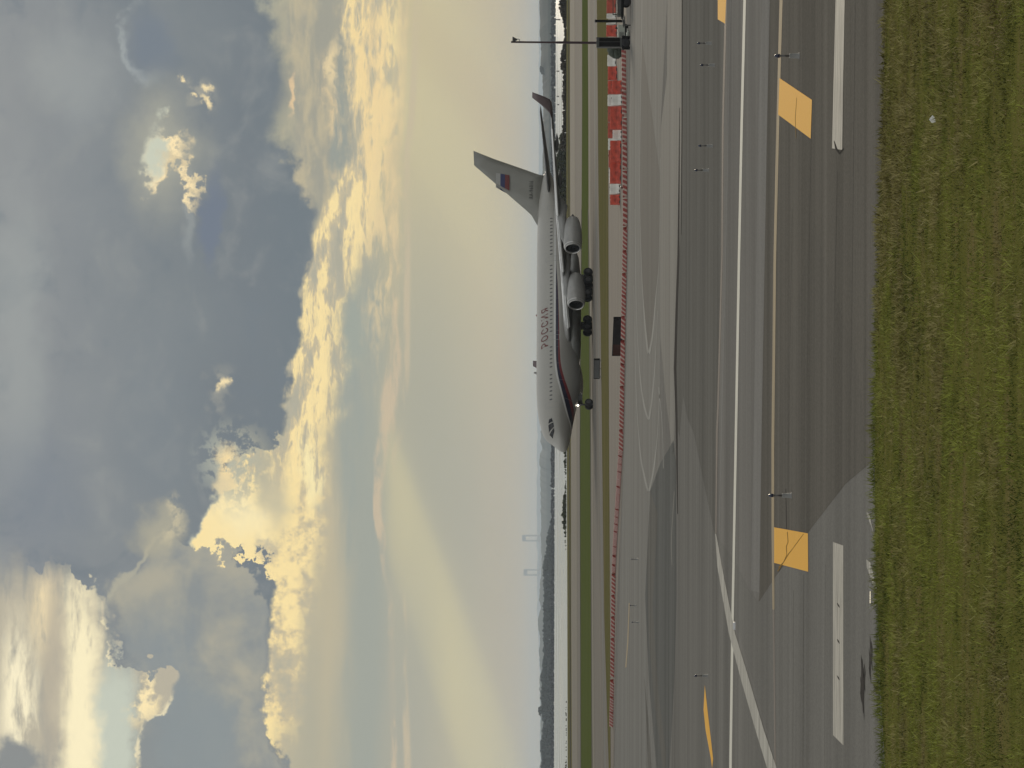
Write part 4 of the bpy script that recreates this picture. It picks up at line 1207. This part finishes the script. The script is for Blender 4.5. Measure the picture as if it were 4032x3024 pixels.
# near shore shrubs behind the airliner
wood('shore_shrubs', 1640, [780, 850, 950, 1000, 1050, 1100, 1150, 1244, 1300, 1500, 1900, 2194, 2300, 2380, 2440, 2500], [2234, 2228, 2217, 2213, 2215, 2222, 2226, 2218, 2212, 2206, 2196, 2192, 2188, 2189, 2196, 2206], 2234, LF_shrub,
     'dense dark shrubs on the near shore behind the airliner', 'shrubs', rows=4, step=.85, dep=4, rr=(.45, .95), seed=21, amp=2.2, fine=False, zfloor=-.2)
wood('shore_shrubs', 1600, [2440, 2520, 2560, 2640, 2700, 2745, 2760, 2800, 2830, 2860, 2930, 2952, 2975, 3000, 3024, 3300, 4200], [2203, 2214, 2216, 2214, 2213, 2216, 2208, 2206, 2212, 2219, 2217, 2213, 2203, 2199, 2205, 2204, 2210], 2234, LF_brown,
     'low ragged brown shrubs along the shore beyond the right wing tip', 'shrubs', rows=3, step=.8, dep=4, rr=(.4, .8), seed=33, amp=2.0, zfloor=-.2)
wood('shore_shrubs', 1570, [-900, -200, 0, 60, 130, 200, 290, 350, 420], [2222, 2226, 2224, 2229, 2228, 2227, 2229, 2233, 2236], 2234, LF_shrub,
     'thin dark line of low shrubs on the near shore at the left', 'shrubs', rows=2, step=.9, dep=3, rr=(.4, .8), seed=41, amp=1.4, zfloor=-.3)

# posts standing in the bay
P_pile = plain('piling_wood', (.06, .055, .05), .9, 0, .2, 2)
for i, (u, vb, vt, lb_) in enumerate(((2947, 2206, 2186, 'stout dark piling in the bay, farthest right of the pilings'), (2744, 2202, 2190, 'dark piling in the bay just left of the tall mast'),
                                      (2645, 2201, 2192, 'short dark piling in the bay above the red barriers, right of the wing tip'), (2612, 2201, 2193, 'short dark piling in the bay nearest to the wing tip'))):
    d = FPX * 6.5 / (vb - HOR - (u - 1512) * ROLL); p = AT(u, vb, d); h = (vb - vt) / FPX * d
    t = thing('piling', lb_, 'piling', (p.x, d, -.7), 0, 'pilings standing in the bay')
    m_ = MB()
    for (a, b) in ((-.35, 0), (.3, .15), (0, -.3)): m_.tube((a, b, 0), (a * .5, b * .5, h), .22, .18, 8)
    m_.build('post', P_pile, t); MB().tube((0, 0, h * .72), (0, 0, h * .86), .5, .5, 10).build('band', P_gear, t)

# lift bridge far across the bay
P_steel = plain('bridge_steel', (.36, .36, .35), .7, 0, .05, .05)
br = thing('lift_bridge', 'faint grey lift bridge with two open towers far across the bay', 'bridge', (AT(840, 2166, 30000).x, 30000, 0))
bx = br.location.x
for (uc, vt) in ((905, 2058), (770, 2064)):
    m_ = MB(); x = AT(uc, 2166, 30000).x - bx; h = AT(uc, vt, 30000).z
    for s_ in (-1, 1): m_.box(x + s_ * 18 - 6, x + s_ * 18 + 6, -6, 6, -.9, h, 0, 0, 1.2, 1.2)
    m_.box(x - 17, x + 17, -5, 5, h - 22, h - 1); m_.box(x - 17, x + 17, -4, 4, h * .42, h * .47)
    m_.box(x - 22, x + 22, -7, 7, h - .9, h + 4)
    m_.build('tower', P_steel, br)
dk_ = MB(); xa, xb = AT(905, 2166, 30000).x - bx, AT(770, 2166, 30000).x - bx
dk_.box(xb - 700, xa + 900, -5, 5, 52, 62); dk_.box(xb + 20, xa - 20, -4, 4, 63, 80)
dk_.build('deck', P_steel, br)
m_ = MB()
for k in range(-4, 8): m_.box(xb + k * 150 - 8, xb + k * 150 + 8, -6, 6, -.9, 52)
m_.build('piers', P_steel, br)

# ---------------------------------------------------------------- taxiway furniture
P_signblk = plain('sign_black', (.012, .010, .011), .7, 0, .2, 2, .1)
P_signred = plain('sign_dark_red', (.045, .016, .012), .7, 0, .2, 3, .1)
P_signgry = plain('sign_grey', (.09, .09, .088), .7, 0, .15, 2)
P_frame = plain('frame_black', (.01, .01, .01), .7, 0, .1, 2, .15)
P_leg = plain('galvanised_leg', (.16, .16, .155), .5, .4, .1, 3)


def sign(u0, v0, u1, v1, hpx, label, faces):
    a, b = G(u0, v0), G(u1, v1)
    d = (b - a); w = d.length; rz = math.atan2(d.y, d.x); c_ = (a + b) / 2
    h = hpx / FPX * c_.y
    t = thing('airfield_sign', label, 'airfield sign', (c_.x, c_.y, 0), rz)
    lo = .13
    fr = MB()
    fr.box(-w / 2, w / 2, -.12, .12, h - .05, h, 0, .012); fr.box(-w / 2, w / 2, -.12, .12, lo, lo + .05, 0, .012)
    for s_ in (-1, 1): fr.box(min(s_ * w / 2, s_ * (w / 2 - .06)), max(s_ * w / 2, s_ * (w / 2 - .06)), -.125, .125, lo + .04, h - .04)
    fr.box(-w / 2 + .05, w / 2 - .05, .0, .1, lo + .04, h - .04)
    fr.build('frame', P_frame, t)
    for (f0, f1, m_) in faces:
        MB().box(-w / 2 + .06 + (w - .12) * f0, -w / 2 + .06 + (w - .12) * f1 - .02, -.10, .0, lo + .05, h - .05, 0, .008).build('panel', m_, t)
    for x in np.linspace(-w * .42, w * .42, 3):
        g_ = MB(); g_.tube((x, 0, 0), (x, 0, lo + .02), .035, .035, 8); g_.box(x - .1, x + .1, -.1, .1, 0, .03, 0, .006); g_.build('leg', P_leg, t)


sign(1628, 2455, 1771, 2462, 46, 'wide black airfield sign with a dark red left end, standing by the striped barricades', [(0, .31, P_signred), (.31, 1, P_signblk)])
sign(1535, 2366, 1610, 2367, 29, 'small grey airfield sign on the verge below the airliner nose', [(0, .62, P_signgry), (.62, 1, P_signgry)])

# elevated edge lights
P_can = plain('light_can', (.21, .21, .20), .5, .2, .12, 6)
P_lens = plain('blue_lens', (.02, .028, .06), .15, 0, .1, 3)
P_stem = plain('light_stem', (.10, .095, .09), .5, 0, .2, 5)
def edge_light(u, v, s, label, src=[None]):
    p = G(u, v)
    if src[0] is None:
        t = thing('taxiway_light', label, 'taxiway light', p, 0, 'elevated taxiway edge lights')
        MB().lathe([(0, .075), (.02, .075), (.03, .055), (.20, .052), (.235, .045)], (0, 0, 0), 'z', 14, 0, True).build('base', P_can, t)
        MB().tube((0, 0, .22), (0, 0, .44), .024, .022, 10).build('stem', P_stem, t)
        ln = MB().lathe([(.43, .030), (.445, .042), (.50, .040), (.535, .028), (.55, .008)], (0, 0, 0), 'z', 12, 0, True).build('lens', P_lens, t)
        MB().lathe([(.425, .034), (.43, .046), (.442, .046), (.445, .040)], (0, 0, 0), 'z', 12, 0, True).build('lens_ring', P_stem, ln)
        src[0] = t
    else:
        t = src[0].copy(); COL.objects.link(t); t.location = p; t['label'] = label
        for ch in src[0].children:
            c_ = ch.copy(); COL.objects.link(c_); c_.parent = t
            for g_ in ch.children:
                k_ = g_.copy(); COL.objects.link(k_); k_.parent = c_
    t.scale = (s, s, s)


for a in ((2804, 3150, 1.1, 'largest edge light on the right, just above the big yellow marking'), (1073, 3119, 1.05, 'edge light beside the thin yellow line, right of the lower yellow square'),
          (2854, 2803, 1, 'rightmost of the four edge lights in a line on the dark lane'), (2768, 2816, 1, 'second from the right of the four edge lights on the dark lane'),
          (2450, 2808, 1, 'third from the right of the four edge lights on the dark lane'), (2354, 2792, 1, 'leftmost of the four edge lights on the dark lane'),
          (363, 2790, 1, 'edge light at the tip of the yellow sliver on the left'), (822, 2513, .9, 'rightmost of the three small far edge lights beside the barricade row'),
          (640, 2507, .9, 'far edge light beside the faded short yellow line'), (574, 2516, .9, 'leftmost of the three small far edge lights, near the faded short yellow line')):
    edge_light(*a)

# inset fixture that is lit, and a small marker on the white line
p = G(677, 3430)
t = thing('inset_light', 'lit inset light at the grass edge below the white chevrons', 'inset light', p)
MB().box(-.24, .24, -.05, .05, 0, .022, 0, .01).build('housing', P_can, t)
lm2, l2, b2_ = new_mat('lamp_warm'); b2_.inputs['Base Color'].default_value = (1, .9, .7, 1)
b2_.inputs['Emission Color'].default_value = (1, .86, .62, 1); b2_.inputs['Emission Strength'].default_value = .75
MB().box(-.13, .09, -.052, -.03, .010, .026, 0, .003).build('lens', lm2, t)
p = G(560, 2897)
t = thing('pavement_marker', 'small white marker lying on the pavement beside the crossing of the white lines', 'pavement marker', p)
MB().box(-.14, .14, -.06, .06, 0, .09, 0, .015, .03, .02).build('body', plain('marker_white', (.6, .6, .6), .4, 0, .05, 4), t)
MB().box(.141, .15, -.04, .04, .02, .07).build('reflector', P_frame, t)
p = G(2554, 3698)
t = thing('paper_scrap', 'white scrap of paper lying in the grass', 'litter', (p.x, p.y, .05), .3)
m_ = MB(); m_.add([(-.04, 0, .0), (.03, -.01, .02), (.05, .03, .07), (.02, .05, .10), (-.05, .04, .06)], [(0, 1, 2, 3, 4)]); m_.add([(.03, -.01, .02), (.07, .0, .05), (.05, .03, .07)], [(0, 1, 2)])
m_.build('sheet', plain('paper', (.65, .65, .62), .8, 0, .03, 3), t)

# ---------------------------------------------------------------- barricades
def striped(name, a, b, per, slope):
    m, nt, bs = new_mat(name)
    X, Y, Zc, tco = xyz_of(nt)
    f = mth('FRACT', (X + Zc * slope) * (1 / per))
    dirt = noise(E(tco.outputs['Object']), 4.0, 6, .65) - .5
    wn_ = nt.nodes.new('ShaderNodeObjectInfo')
    c_ = mix(lc(a), lc(b), ss(mth('ABSOLUTE', f - .5), .21, .19))
    c_ = mix(c_, lc((.16, .13, .11)), ss(dirt + (0.12 - Zc) * .5, .02, .25) * .6)
    nt.links.new(c_.s, bs.inputs['Base Color']); bs.inputs['Roughness'].default_value = .5
    return m


P_low = striped('barricade_stripes', (.25, .03, .02), (.42, .31, .26), .46, -.7)
base_path = [(2905, 2463), (2800, 2465), (2460, 2469), (2124, 2471), (1774, 2463.5), (1584, 2460), (1274, 2454), (1150, 2446), (1024, 2438), (900, 2430), (774, 2424), (640, 2422), (524, 2420.5), (324, 2417.5), (110, 2413)]
gp = [G(u, v) for u, v in base_path]
seg, tot = [], 0.0
for a, b in zip(gp[:-1], gp[1:]):
    seg.append((tot, a, b, (b - a).length)); tot += (b - a).length
ORD = lambda n: '%d%s' % (n, 'th' if 10 < n % 100 < 20 else {1: 'st', 2: 'nd', 3: 'rd'}.get(n % 10, 'th'))
unit, i, sdist, low0 = 2.30, 0, 1.2, None
while sdist < tot - 1.2:
    for (t0, a, b, l) in seg:
        if t0 <= sdist <= t0 + l:
            p = a + (b - a) * ((sdist - t0) / l); d = a - b; break
    i += 1
    rz = math.atan2(d.y, d.x) + RNG.normal(0, .02)
    u_ = 1512 + p.x / p.y * FPX
    where = 'in front of the tall red barriers' if u_ > 2215 else ('right of the black airfield sign' if u_ > 1771 else ('in front of the black airfield sign' if u_ > 1628 else ('left of the black airfield sign' if u_ > 1274 else ('where the row recedes' if u_ > 774 else 'near the far left end'))))
    label = 'low striped barricade %s, %s from the right end' % (where, ORD(i))
    if low0 is None:
        m_ = MB()
        prof = [(-.20, 0), (-.20, .06), (-.115, .30), (-.075, .34), (.075, .34), (.115, .30), (.20, .06), (.20, 0)]
        m_.loft([[(x, y * k, z) for y, z in prof] for x, k in ((-1.1, .9), (-1.06, 1), (-.02, 1), (0, .93), (.02, 1), (1.06, 1), (1.1, .9))], 0, False)
        low0 = m_.build('low_barricade', P_low, None); o = low0
    else:
        o = low0.copy(); COL.objects.link(o)
    o.location = (p.x + RNG.normal(0, .04), p.y + RNG.normal(0, .05), 0.012); o.rotation_euler = (0, 0, rz)
    tag(o, label, 'barricade', 'low striped barricades in the long row')
    sdist += unit + RNG.uniform(.05, .25)
p = G(2284, 2461)
t = thing('warning_light', 'dark red warning lamp on the low barricade row near the last tall barrier', 'warning light', (p.x, p.y - .35, .012))
MB().lathe([(0, .12), (.05, .12), (.08, .06), (.18, .05)], (0, 0, 0), 'z', 12, 0, True).build('base', P_frame, t)
MB().lathe([(.18, .07), (.2, .095), (.28, .09), (.32, .05), (.33, .01)], (0, 0, 0), 'z', 12, 0, True).build('lens', plain('dark_red_lens', (.08, .01, .01), .3, 0, .1, 3), t)

# tall water-filled barriers
P_bred = plain('barrier_red', (.50, .065, .035), .5, 0, .38, 2.2, .5, (1, 1, 1.5))
P_bred2 = plain('barrier_red_faded', (.42, .075, .045), .55, 0, .3, 2.2)
P_bwht = plain('barrier_white', (.74, .73, .67), .45, 0, .12, 2.0)
P_cap = plain('barrier_cap', (.04, .04, .04), .6, 0, .1, 3)
bar_me = {}
def barrier(u0, u1, vb, hpx, mat, label, row):
    a, b = G(u0, vb), G(u1, vb); w = (b - a).length - .03; c_ = (a + b) / 2; h = hpx / FPX * c_.y
    t = thing('water_barrier', label, 'barrier', (c_.x, c_.y, .012), math.atan2(b.y - a.y, b.x - a.x) + RNG.normal(0, .03), row)
    prof = [(-.30, 0), (-.30, .10 * h), (-.26, .16 * h), (-.15, .42 * h), (-.115, .94 * h), (-.08, h), (.08, h), (.115, .94 * h), (.15, .42 * h), (.26, .16 * h), (.30, .10 * h), (.30, 0)]
    m_ = MB()
    m_.loft([[(x, y * k, z * kz) for y, z in prof] for x, k, kz in ((-w / 2, .86, .985), (-w / 2 + .04, 1, 1), (-w * .17, 1, 1), (-w * .15, .9, .99), (-w * .02, .9, .99), (0, 1, 1), (w * .15, 1, 1), (w * .17, .9, .99), (w * .3, .9, .99), (w * .32, 1, 1), (w / 2 - .04, 1, 1), (w / 2, .86, .985))], 0, False)
    m_.build('body', mat, t)
    MB().tube((w * .2, 0, h - .01), (w * .2, 0, h + .035), .06, .055, 10).build('filler_cap', P_cap, t)
    s_ = MB()
    for x in (-w * .25, w * .25): s_.box(x - min(.16, w * .12), x + min(.16, w * .12), -.312, -.296, .02, .085)
    s_.build('fork_pocket', P_cap, t)
    return t


R1 = 'front row of tall red and white barriers'; R2 = 'back row of tall red and white barriers'
FR = [(2217, 2257, 2441, 38, 'r', 'short red barrier at the left end of the front row'), (2259, 2299, 2441, 40, 'w', 'white barrier nearest the left end of the front row'),
      (2301, 2385, 2445, 43, 'r', 'long red barrier right of the leftmost white barrier'), (2386, 2470, 2446, 43, 'r', 'long red barrier left of the middle white barrier'),
      (2472, 2512, 2448, 35, 'w', 'white barrier between two long red ones in the middle of the front row'), (2514, 2605, 2449, 47, 'r', 'red barrier between the middle white and the right white barrier'),
      (2607, 2651, 2449, 40, 'w', 'white barrier at the right of the front row'), (2653, 2706, 2448, 38, 'r', 'faded red barrier right of the last white barrier of the front row')]
for (u0, u1, vb, h, k, lb_) in FR: barrier(u0, u1, vb, h, {'r': P_bred, 'w': P_bwht}[k], lb_, R1)
BR = [(2303, 2362, 2437, 38, 'w', 'white barrier leftmost in the back row, mostly hidden'), (2364, 2432, 2436, 39, 'f', 'faded red barrier leftmost in the back row'),
      (2434, 2478, 2436, 41, 'w', 'white barrier in the back row behind the middle white one'), (2480, 2541, 2435, 41, 'f', 'faded red barrier in the back row right of a hidden white one'),
      (2543, 2605, 2435, 41, 'f', 'faded red barrier in the back row left of its right white barrier'), (2607, 2650, 2434, 41, 'w', 'white barrier in the back row, its edge showing beside the front row'),
      (2653, 2706, 2431, 37, 'r', 'bright red barrier in the back row, left of the pair by the white end'), (2708, 2762, 2430, 36, 'r', 'bright red barrier in the back row next to its white right end'),
      (2764, 2808, 2425, 33, 'w', 'white barrier left of the tall mast, right end of the back row'),
      (2826, 2866, 2424, 30, 'f', 'faded red barrier behind the mast cabinet'), (2880, 2924, 2428, 40, 'r', 'red barrier right of the mast cabinet'), (2926, 2934, 2428, 40, 'w', 'narrow white barrier end beside the dark post'),
      (2951, 2970, 2425, 36, 'w', 'narrow white barrier just right of the dark post'), (2972, 3080, 2425, 36, 'f', 'dull red barrier at the right edge of the photo')]
for (u0, u1, vb, h, k, lb_) in BR: barrier(u0, u1, vb, h, {'r': P_bred, 'w': P_bwht, 'f': P_bred2}[k], lb_, R2)

# ---------------------------------------------------------------- mast trailer and equipment at the right
P_cab = plain('cabinet_grey', (.065, .066, .062), .55, 0, .2, 2)
P_grn = plain('canvas_green', (.05, .062, .045), .8, 0, .25, 3)
P_mast = plain('mast_paint', (.045, .022, .028), .5, .1, .15, 2)
P_pale = plain('generator_pale', (.36, .38, .33), .5, 0, .12, 2)
B = G(2854, 2481); S_px = B.y / FPX
def off(du, dv): return du * S_px, -dv * S_px          # pixel offsets at the trailer -> metres
t = thing('mast_trailer', 'dark trailer with a cabinet and a tall thin mast carrying a lamp', 'mast trailer', (B.x, B.y, .012))
x0, _ = off(-19, 0); x1, _ = off(22, 0)
MB().box(x0 - .1, x1 + .1, -.75, .75, .42, .62, 0, .03).build('chassis', P_frame, t)
for s_ in (-1, 1):
    o_ = MB().lathe([(-.1, .12), (-.1, .26), (-.06, .32), (.06, .32), (.1, .26), (.1, .12)], (.0, s_ * .72, .32), 'y', 18, 0, True).build('wheel', P_black, t)
for (x, y) in ((x0, -.7), (x1, -.7), (x0, .7), (x1, .7)):
    MB().box(x - .06, x + .06, y - .06, y + .06, 0, .46, 0, .012).build('outrigger', P_frame, t)
cab = MB(); cab.box(x0 + .02, x1 - .02, -.55, .55, .62, 2.52, 0, .03); cab.build('cabinet', P_cab, t)
dr = MB(); dr.box(x0 + .08, x0 + .40, -.565, -.552, .75, 2.3, 0, .004); dr.box(x0 + .44, x1 - .08, -.565, -.552, .75, 2.3, 0, .004); dr.build('cabinet_door', P_frame, t)
hm = 468 * S_px; lean = -.0086
MB().box(-.085, .085, -.085, .085, 2.4, hm * .62).build('mast', P_mast, t).rotation_euler = (0, -lean, 0)
MB().box(-.065, .065, -.065, .065, hm * .6, hm).build('mast', P_mast, t).rotation_euler = (0, -lean, 0)
hd = MB()
zx = hm - .62; hd.tube((.08, 0, zx), (.28, 0, zx), .025); hd.tube((.28, 0, zx), (.30, 0, zx + .22), .025)
hd.lathe([(0, .05), (.12, .10), (.34, .23), (.36, .20), (.14, .05)], (.26, 0, zx + .16), 'z', 14, 0, True)
hd.build('floodlight', P_cab, t)
cv = G(2828, 2452); t = thing('canvas_bundle', 'dark green canvas bundle piled left of the mast cabinet', 'bundle', (cv.x, cv.y, .012))
cs = np.array([(RNG.uniform(-.5, .6), RNG.uniform(-.3, .3), RNG.uniform(.25, 1.2) * (1 - .3 * abs(k) / 9)) for k in range(-9, 10)])
b_ = blobs('heap', cs, RNG.uniform(.22, .42, len(cs)), P_grn, True, .08); b_.parent = t
b_ = blobs('strap', np.array([(.1, -.3, .7), (.2, -.32, .9)]), np.array([.12, .1]), P_frame, True, .05); b_.parent = t
# dark upright post with a foot
B2 = G(2941, 2462); h2 = (2462 - 2345) / FPX * B2.y
t = thing('steel_post', 'dark upright steel post between the red barriers right of the mast', 'post', (B2.x, B2.y, .012))
MB().box(-.10, .10, -.12, .12, 0, h2, 0, .015).build('upright', P_frame, t); MB().box(-.4, .4, -.35, .35, 0, .10, 0, .02).build('foot', P_cab, t)
MB().box(-.13, .13, -.15, .15, h2, h2 + .06, 0, .01).build('cap', P_cab, t)
B3 = G(2898, 2474)
t = thing('generator', 'pale box-shaped generator between the mast trailer and the dark post', 'generator', (B3.x, B3.y, .012))
MB().box(-.52, .52, -.45, .45, .26, .80, 0, .05).build('housing', P_pale, t)
m_ = MB(); m_.box(-.56, .56, -.5, .5, .12, .26, 0, .02)
for s_ in (-1, 1): m_.box(s_ * .4 - .07, s_ * .4 + .07, -.48, .48, 0, .13)
m_.build('skid', P_frame, t); MB().tube((.3, .1, .8), (.3, .1, .98), .05, .05, 10).build('exhaust', P_frame, t)
gr_ = MB()
for k in range(5): gr_.box(-.42, -.05, -.468, -.452, .36 + k * .07, .39 + k * .07)
gr_.build('grille', P_cab, t)
B4 = G(2884, 2479)
t = thing('sandbag', 'pale sandbag lying in front of the generator', 'sandbag', (B4.x, B4.y, .012))
cs = np.array([(-.22, 0, .1), (-.05, .02, .13), (.12, -.02, .12), (.27, 0, .08)]); b_ = blobs('sack', cs, np.array([.14, .18, .17, .12]), P_pale, True, .04); b_.parent = t
MB().tube((.34, 0, .08), (.44, 0, .14), .05, .07, 8).build('tied_neck', P_pale, t)
B5 = G(3010, 2484)
t = thing('equipment_trailer', 'low dark flatbed trailer cut off by the right edge of the photo', 'trailer', (B5.x, B5.y, .012))
MB().box(-1.05, 2.6, -.9, .9, .52, .72, 0, .03).build('bed', P_frame, t)
m_ = MB(); m_.box(-.95, 2.5, -.55, .55, .72, 1.02, 0, .06); m_.build('load', P_cab, t)
m_ = MB(); m_.tube((-1.0, -.5, .6), (-1.75, 0, .5), .05); m_.tube((-1.0, .5, .6), (-1.75, 0, .5), .05); m_.tube((-1.6, 0, 0), (-1.6, 0, .6), .045); m_.build('drawbar', P_cab, t)
for x in (.1, .85):
    for s_ in (-1, 1): MB().lathe([(-.1, .1), (-.1, .28), (-.06, .34), (.06, .34), (.1, .28), (.1, .1)], (x, s_ * .8, .34), 'y', 18, 0, True).build('wheel', P_black, t)
m_ = MB()
for x in (-.9, .4, 1.7): m_.box(x - .04, x + .04, -.92, -.88, .7, 1.35)
m_.box(-.9, 1.7, -.91, -.89, 1.28, 1.35); m_.build('rail', P_grn, t)

# ---------------------------------------------------------------- foreground grass
def grass_field():
    xs0, xs1, y0, y1 = -17.0, 17.0, 40.0, 78.5
    n = 420000
    y = y0 + (y1 - y0) * RNG.random(n) ** .85; x = RNG.uniform(xs0, xs1, n)
    ex = np.array([G(u, v).x for u, v in grass_edge]); ey = np.array([G(u, v).y for u, v in grass_edge])
    o_ = np.argsort(ex); lim = np.interp(x, ex[o_], ey[o_]) + (vnoise(x, 71, 1.3) - .5) * .8 + (vnoise(x, 72, 5.0) - .5) * .4
    k = y < lim; x, y, lim = x[k], y[k], lim[k]
    def fbm(f, seed, octs=4, gain=.6):
        t_, a_, n_ = 0, 1.0, 0
        for o in range(octs):
            an = 1.1 + 2.3 * o + seed
            xr, yr = x * math.cos(an) - y * math.sin(an), x * math.sin(an) + y * math.cos(an)
            t_ = t_ + a_ * vnoise2(xr * f + 13.7 * o, yr * f + 5.1 * o, seed * 10 + o); n_ += a_; a_ *= gain; f *= 2.07
        return np.clip((t_ / n_ - .5) * 2.5 + .5, 0, 1)
    big = fbm(.42, 1, 4, .7); mid = fbm(1.1, 2, 4, .8); fine_ = fbm(2.6, 3, 4, .85)
    brown = np.clip((fbm(.5, 4, 5, .75) * .75 + fine_ * .25 - .60) * 3.2 + np.clip((y - 55) / 16, -.4, 1) * .55 + np.clip(x / 5, -.5, 1) * np.clip((y - 51) / 13, 0, 1) * .9 + .12, 0, 1)
    brown = np.clip(brown + 1.4 * np.exp(-((x - 4.9) / 1.1) ** 2 - ((y - 55.7) / 1.5) ** 2), 0, 1.25)
    edge = np.exp(-((lim - y) / .8) ** 2)
    h = (.025 + .05 * RNG.random(len(x)) + .02 * (fine_ - .3)) * (.75 + .5 * mid) * (1 + .7 * edge)
    h = np.where(fine_ > .8, h * 1.7, h) * (1 + .5 * (mid - .5))
    h = np.clip(h, .018, .2)
    w = RNG.uniform(.006, .016, len(x)) * (1 + .4 * brown)
    az = RNG.uniform(0, math.pi, len(x)); le = RNG.normal(0, .5, (len(x), 2)) * h[:, None]
    dx, dy = np.cos(az) * w, np.sin(az) * w
    A = np.stack([x - dx, y - dy, np.zeros_like(x)], 1); Bv = np.stack([x + dx, y + dy, np.zeros_like(x)], 1)
    Cv = np.stack([x + le[:, 0], y + le[:, 1], h], 1)
    vs = np.stack([A, Bv, Cv], 1).reshape(-1, 3)
    g1 = np.array([.064, .082, .014]); g2 = np.array([.28, .30, .06]); b1 = np.array([.13, .108, .035]); b2 = np.array([.36, .30, .14])
    r1, r2 = RNG.random(len(x))[:, None], fine_[:, None]
    gcol = g1 + (g2 - g1) * np.clip(.42 + 1.3 * (big[:, None] - .5) + 1.2 * (r2 - .5) + .8 * (mid[:, None] - .5) + .25 * (r1 - .5), 0, 1)
    bcol = b1 + (b2 - b1) * np.clip(.25 * r1 + 1.0 * (r2 - .25), 0, 1)
    c_ = gcol * (1 - brown[:, None] * .8) + bcol * brown[:, None] * .8
    eg = (edge * np.clip(1 - (x + 3) / 7, .25, 1))[:, None]
    c_ = c_ * (1 - eg * .6) + np.array([.14, .17, .045]) * eg * .6
    c_ *= RNG.uniform(.85, 1.15, len(x))[:, None] * 0.98
    cols = np.concatenate([np.repeat(c_, 3, 0), np.ones((len(vs), 1))], 1)
    me = bpy.data.meshes.new('grass')
    me.vertices.add(len(vs)); me.vertices.foreach_set('co', vs.ravel())
    nf = len(x)
    me.loops.add(nf * 3); me.loops.foreach_set('vertex_index', np.arange(nf * 3))
    me.polygons.add(nf); me.polygons.foreach_set('loop_start', np.arange(0, nf * 3, 3)); me.polygons.foreach_set('loop_total', np.full(nf, 3))
    at = me.color_attributes.new('tint', 'FLOAT_COLOR', 'POINT'); at.data.foreach_set('color', cols.ravel())
    me.update(); me.validate()
    m, nt, bs = new_mat('grass_blades')
    an = nt.nodes.new('ShaderNodeAttribute'); an.attribute_name = 'tint'
    nt.links.new(an.outputs['Color'], bs.inputs['Base Color']); bs.inputs['Roughness'].default_value = .8; bs.inputs['Specular IOR Level'].default_value = .15
    tag(link('grass', me, m), 'rough green and brown grass in the foreground', 'grass', None, 'stuff')


grass_field()
# soil and thatch under the blades
edge_us = [g[0] for g in grass_edge]
top = [(u, v + 3) for u, v in grass_edge]; bot = [(u, 5200) for u, v in grass_edge]
vs, fs = ribbon(top, bot, 0.012 + .05)
M['soil'] = grass_mat('grass_soil', [(0.3, (.2, .21, .045)), (0.5, (.3, .29, .075)), (0.62, (.36, .3, .11)), (.75, (.42, .33, .15))], .6, (.6, 1.3, 1))
o = struct('grass_soil', vs, fs, M['soil'])
for p_ in o.data.polygons:
    if p_.normal.z < 0: p_.flip()

# ---------------------------------------------------------------- haze over the bay
hz, hnt, hb = new_mat('haze_air')
hnt.nodes.remove(hb)
pv = hnt.nodes.new('ShaderNodeVolumePrincipled')
pv.inputs['Color'].default_value = (.75, .84, .93, 1); pv.inputs['Density'].default_value = 3.6e-5; pv.inputs['Anisotropy'].default_value = 0.1
hnt.links.new(pv.outputs[0], hnt.nodes['Material Output'].inputs['Volume'])
m_ = MB(); m_.box(-25500, 25500, -400, 52500, -2.2, 222.0)
tag(m_.build('haze', hz), 'pale haze over the bay', 'haze', None, 'stuff')
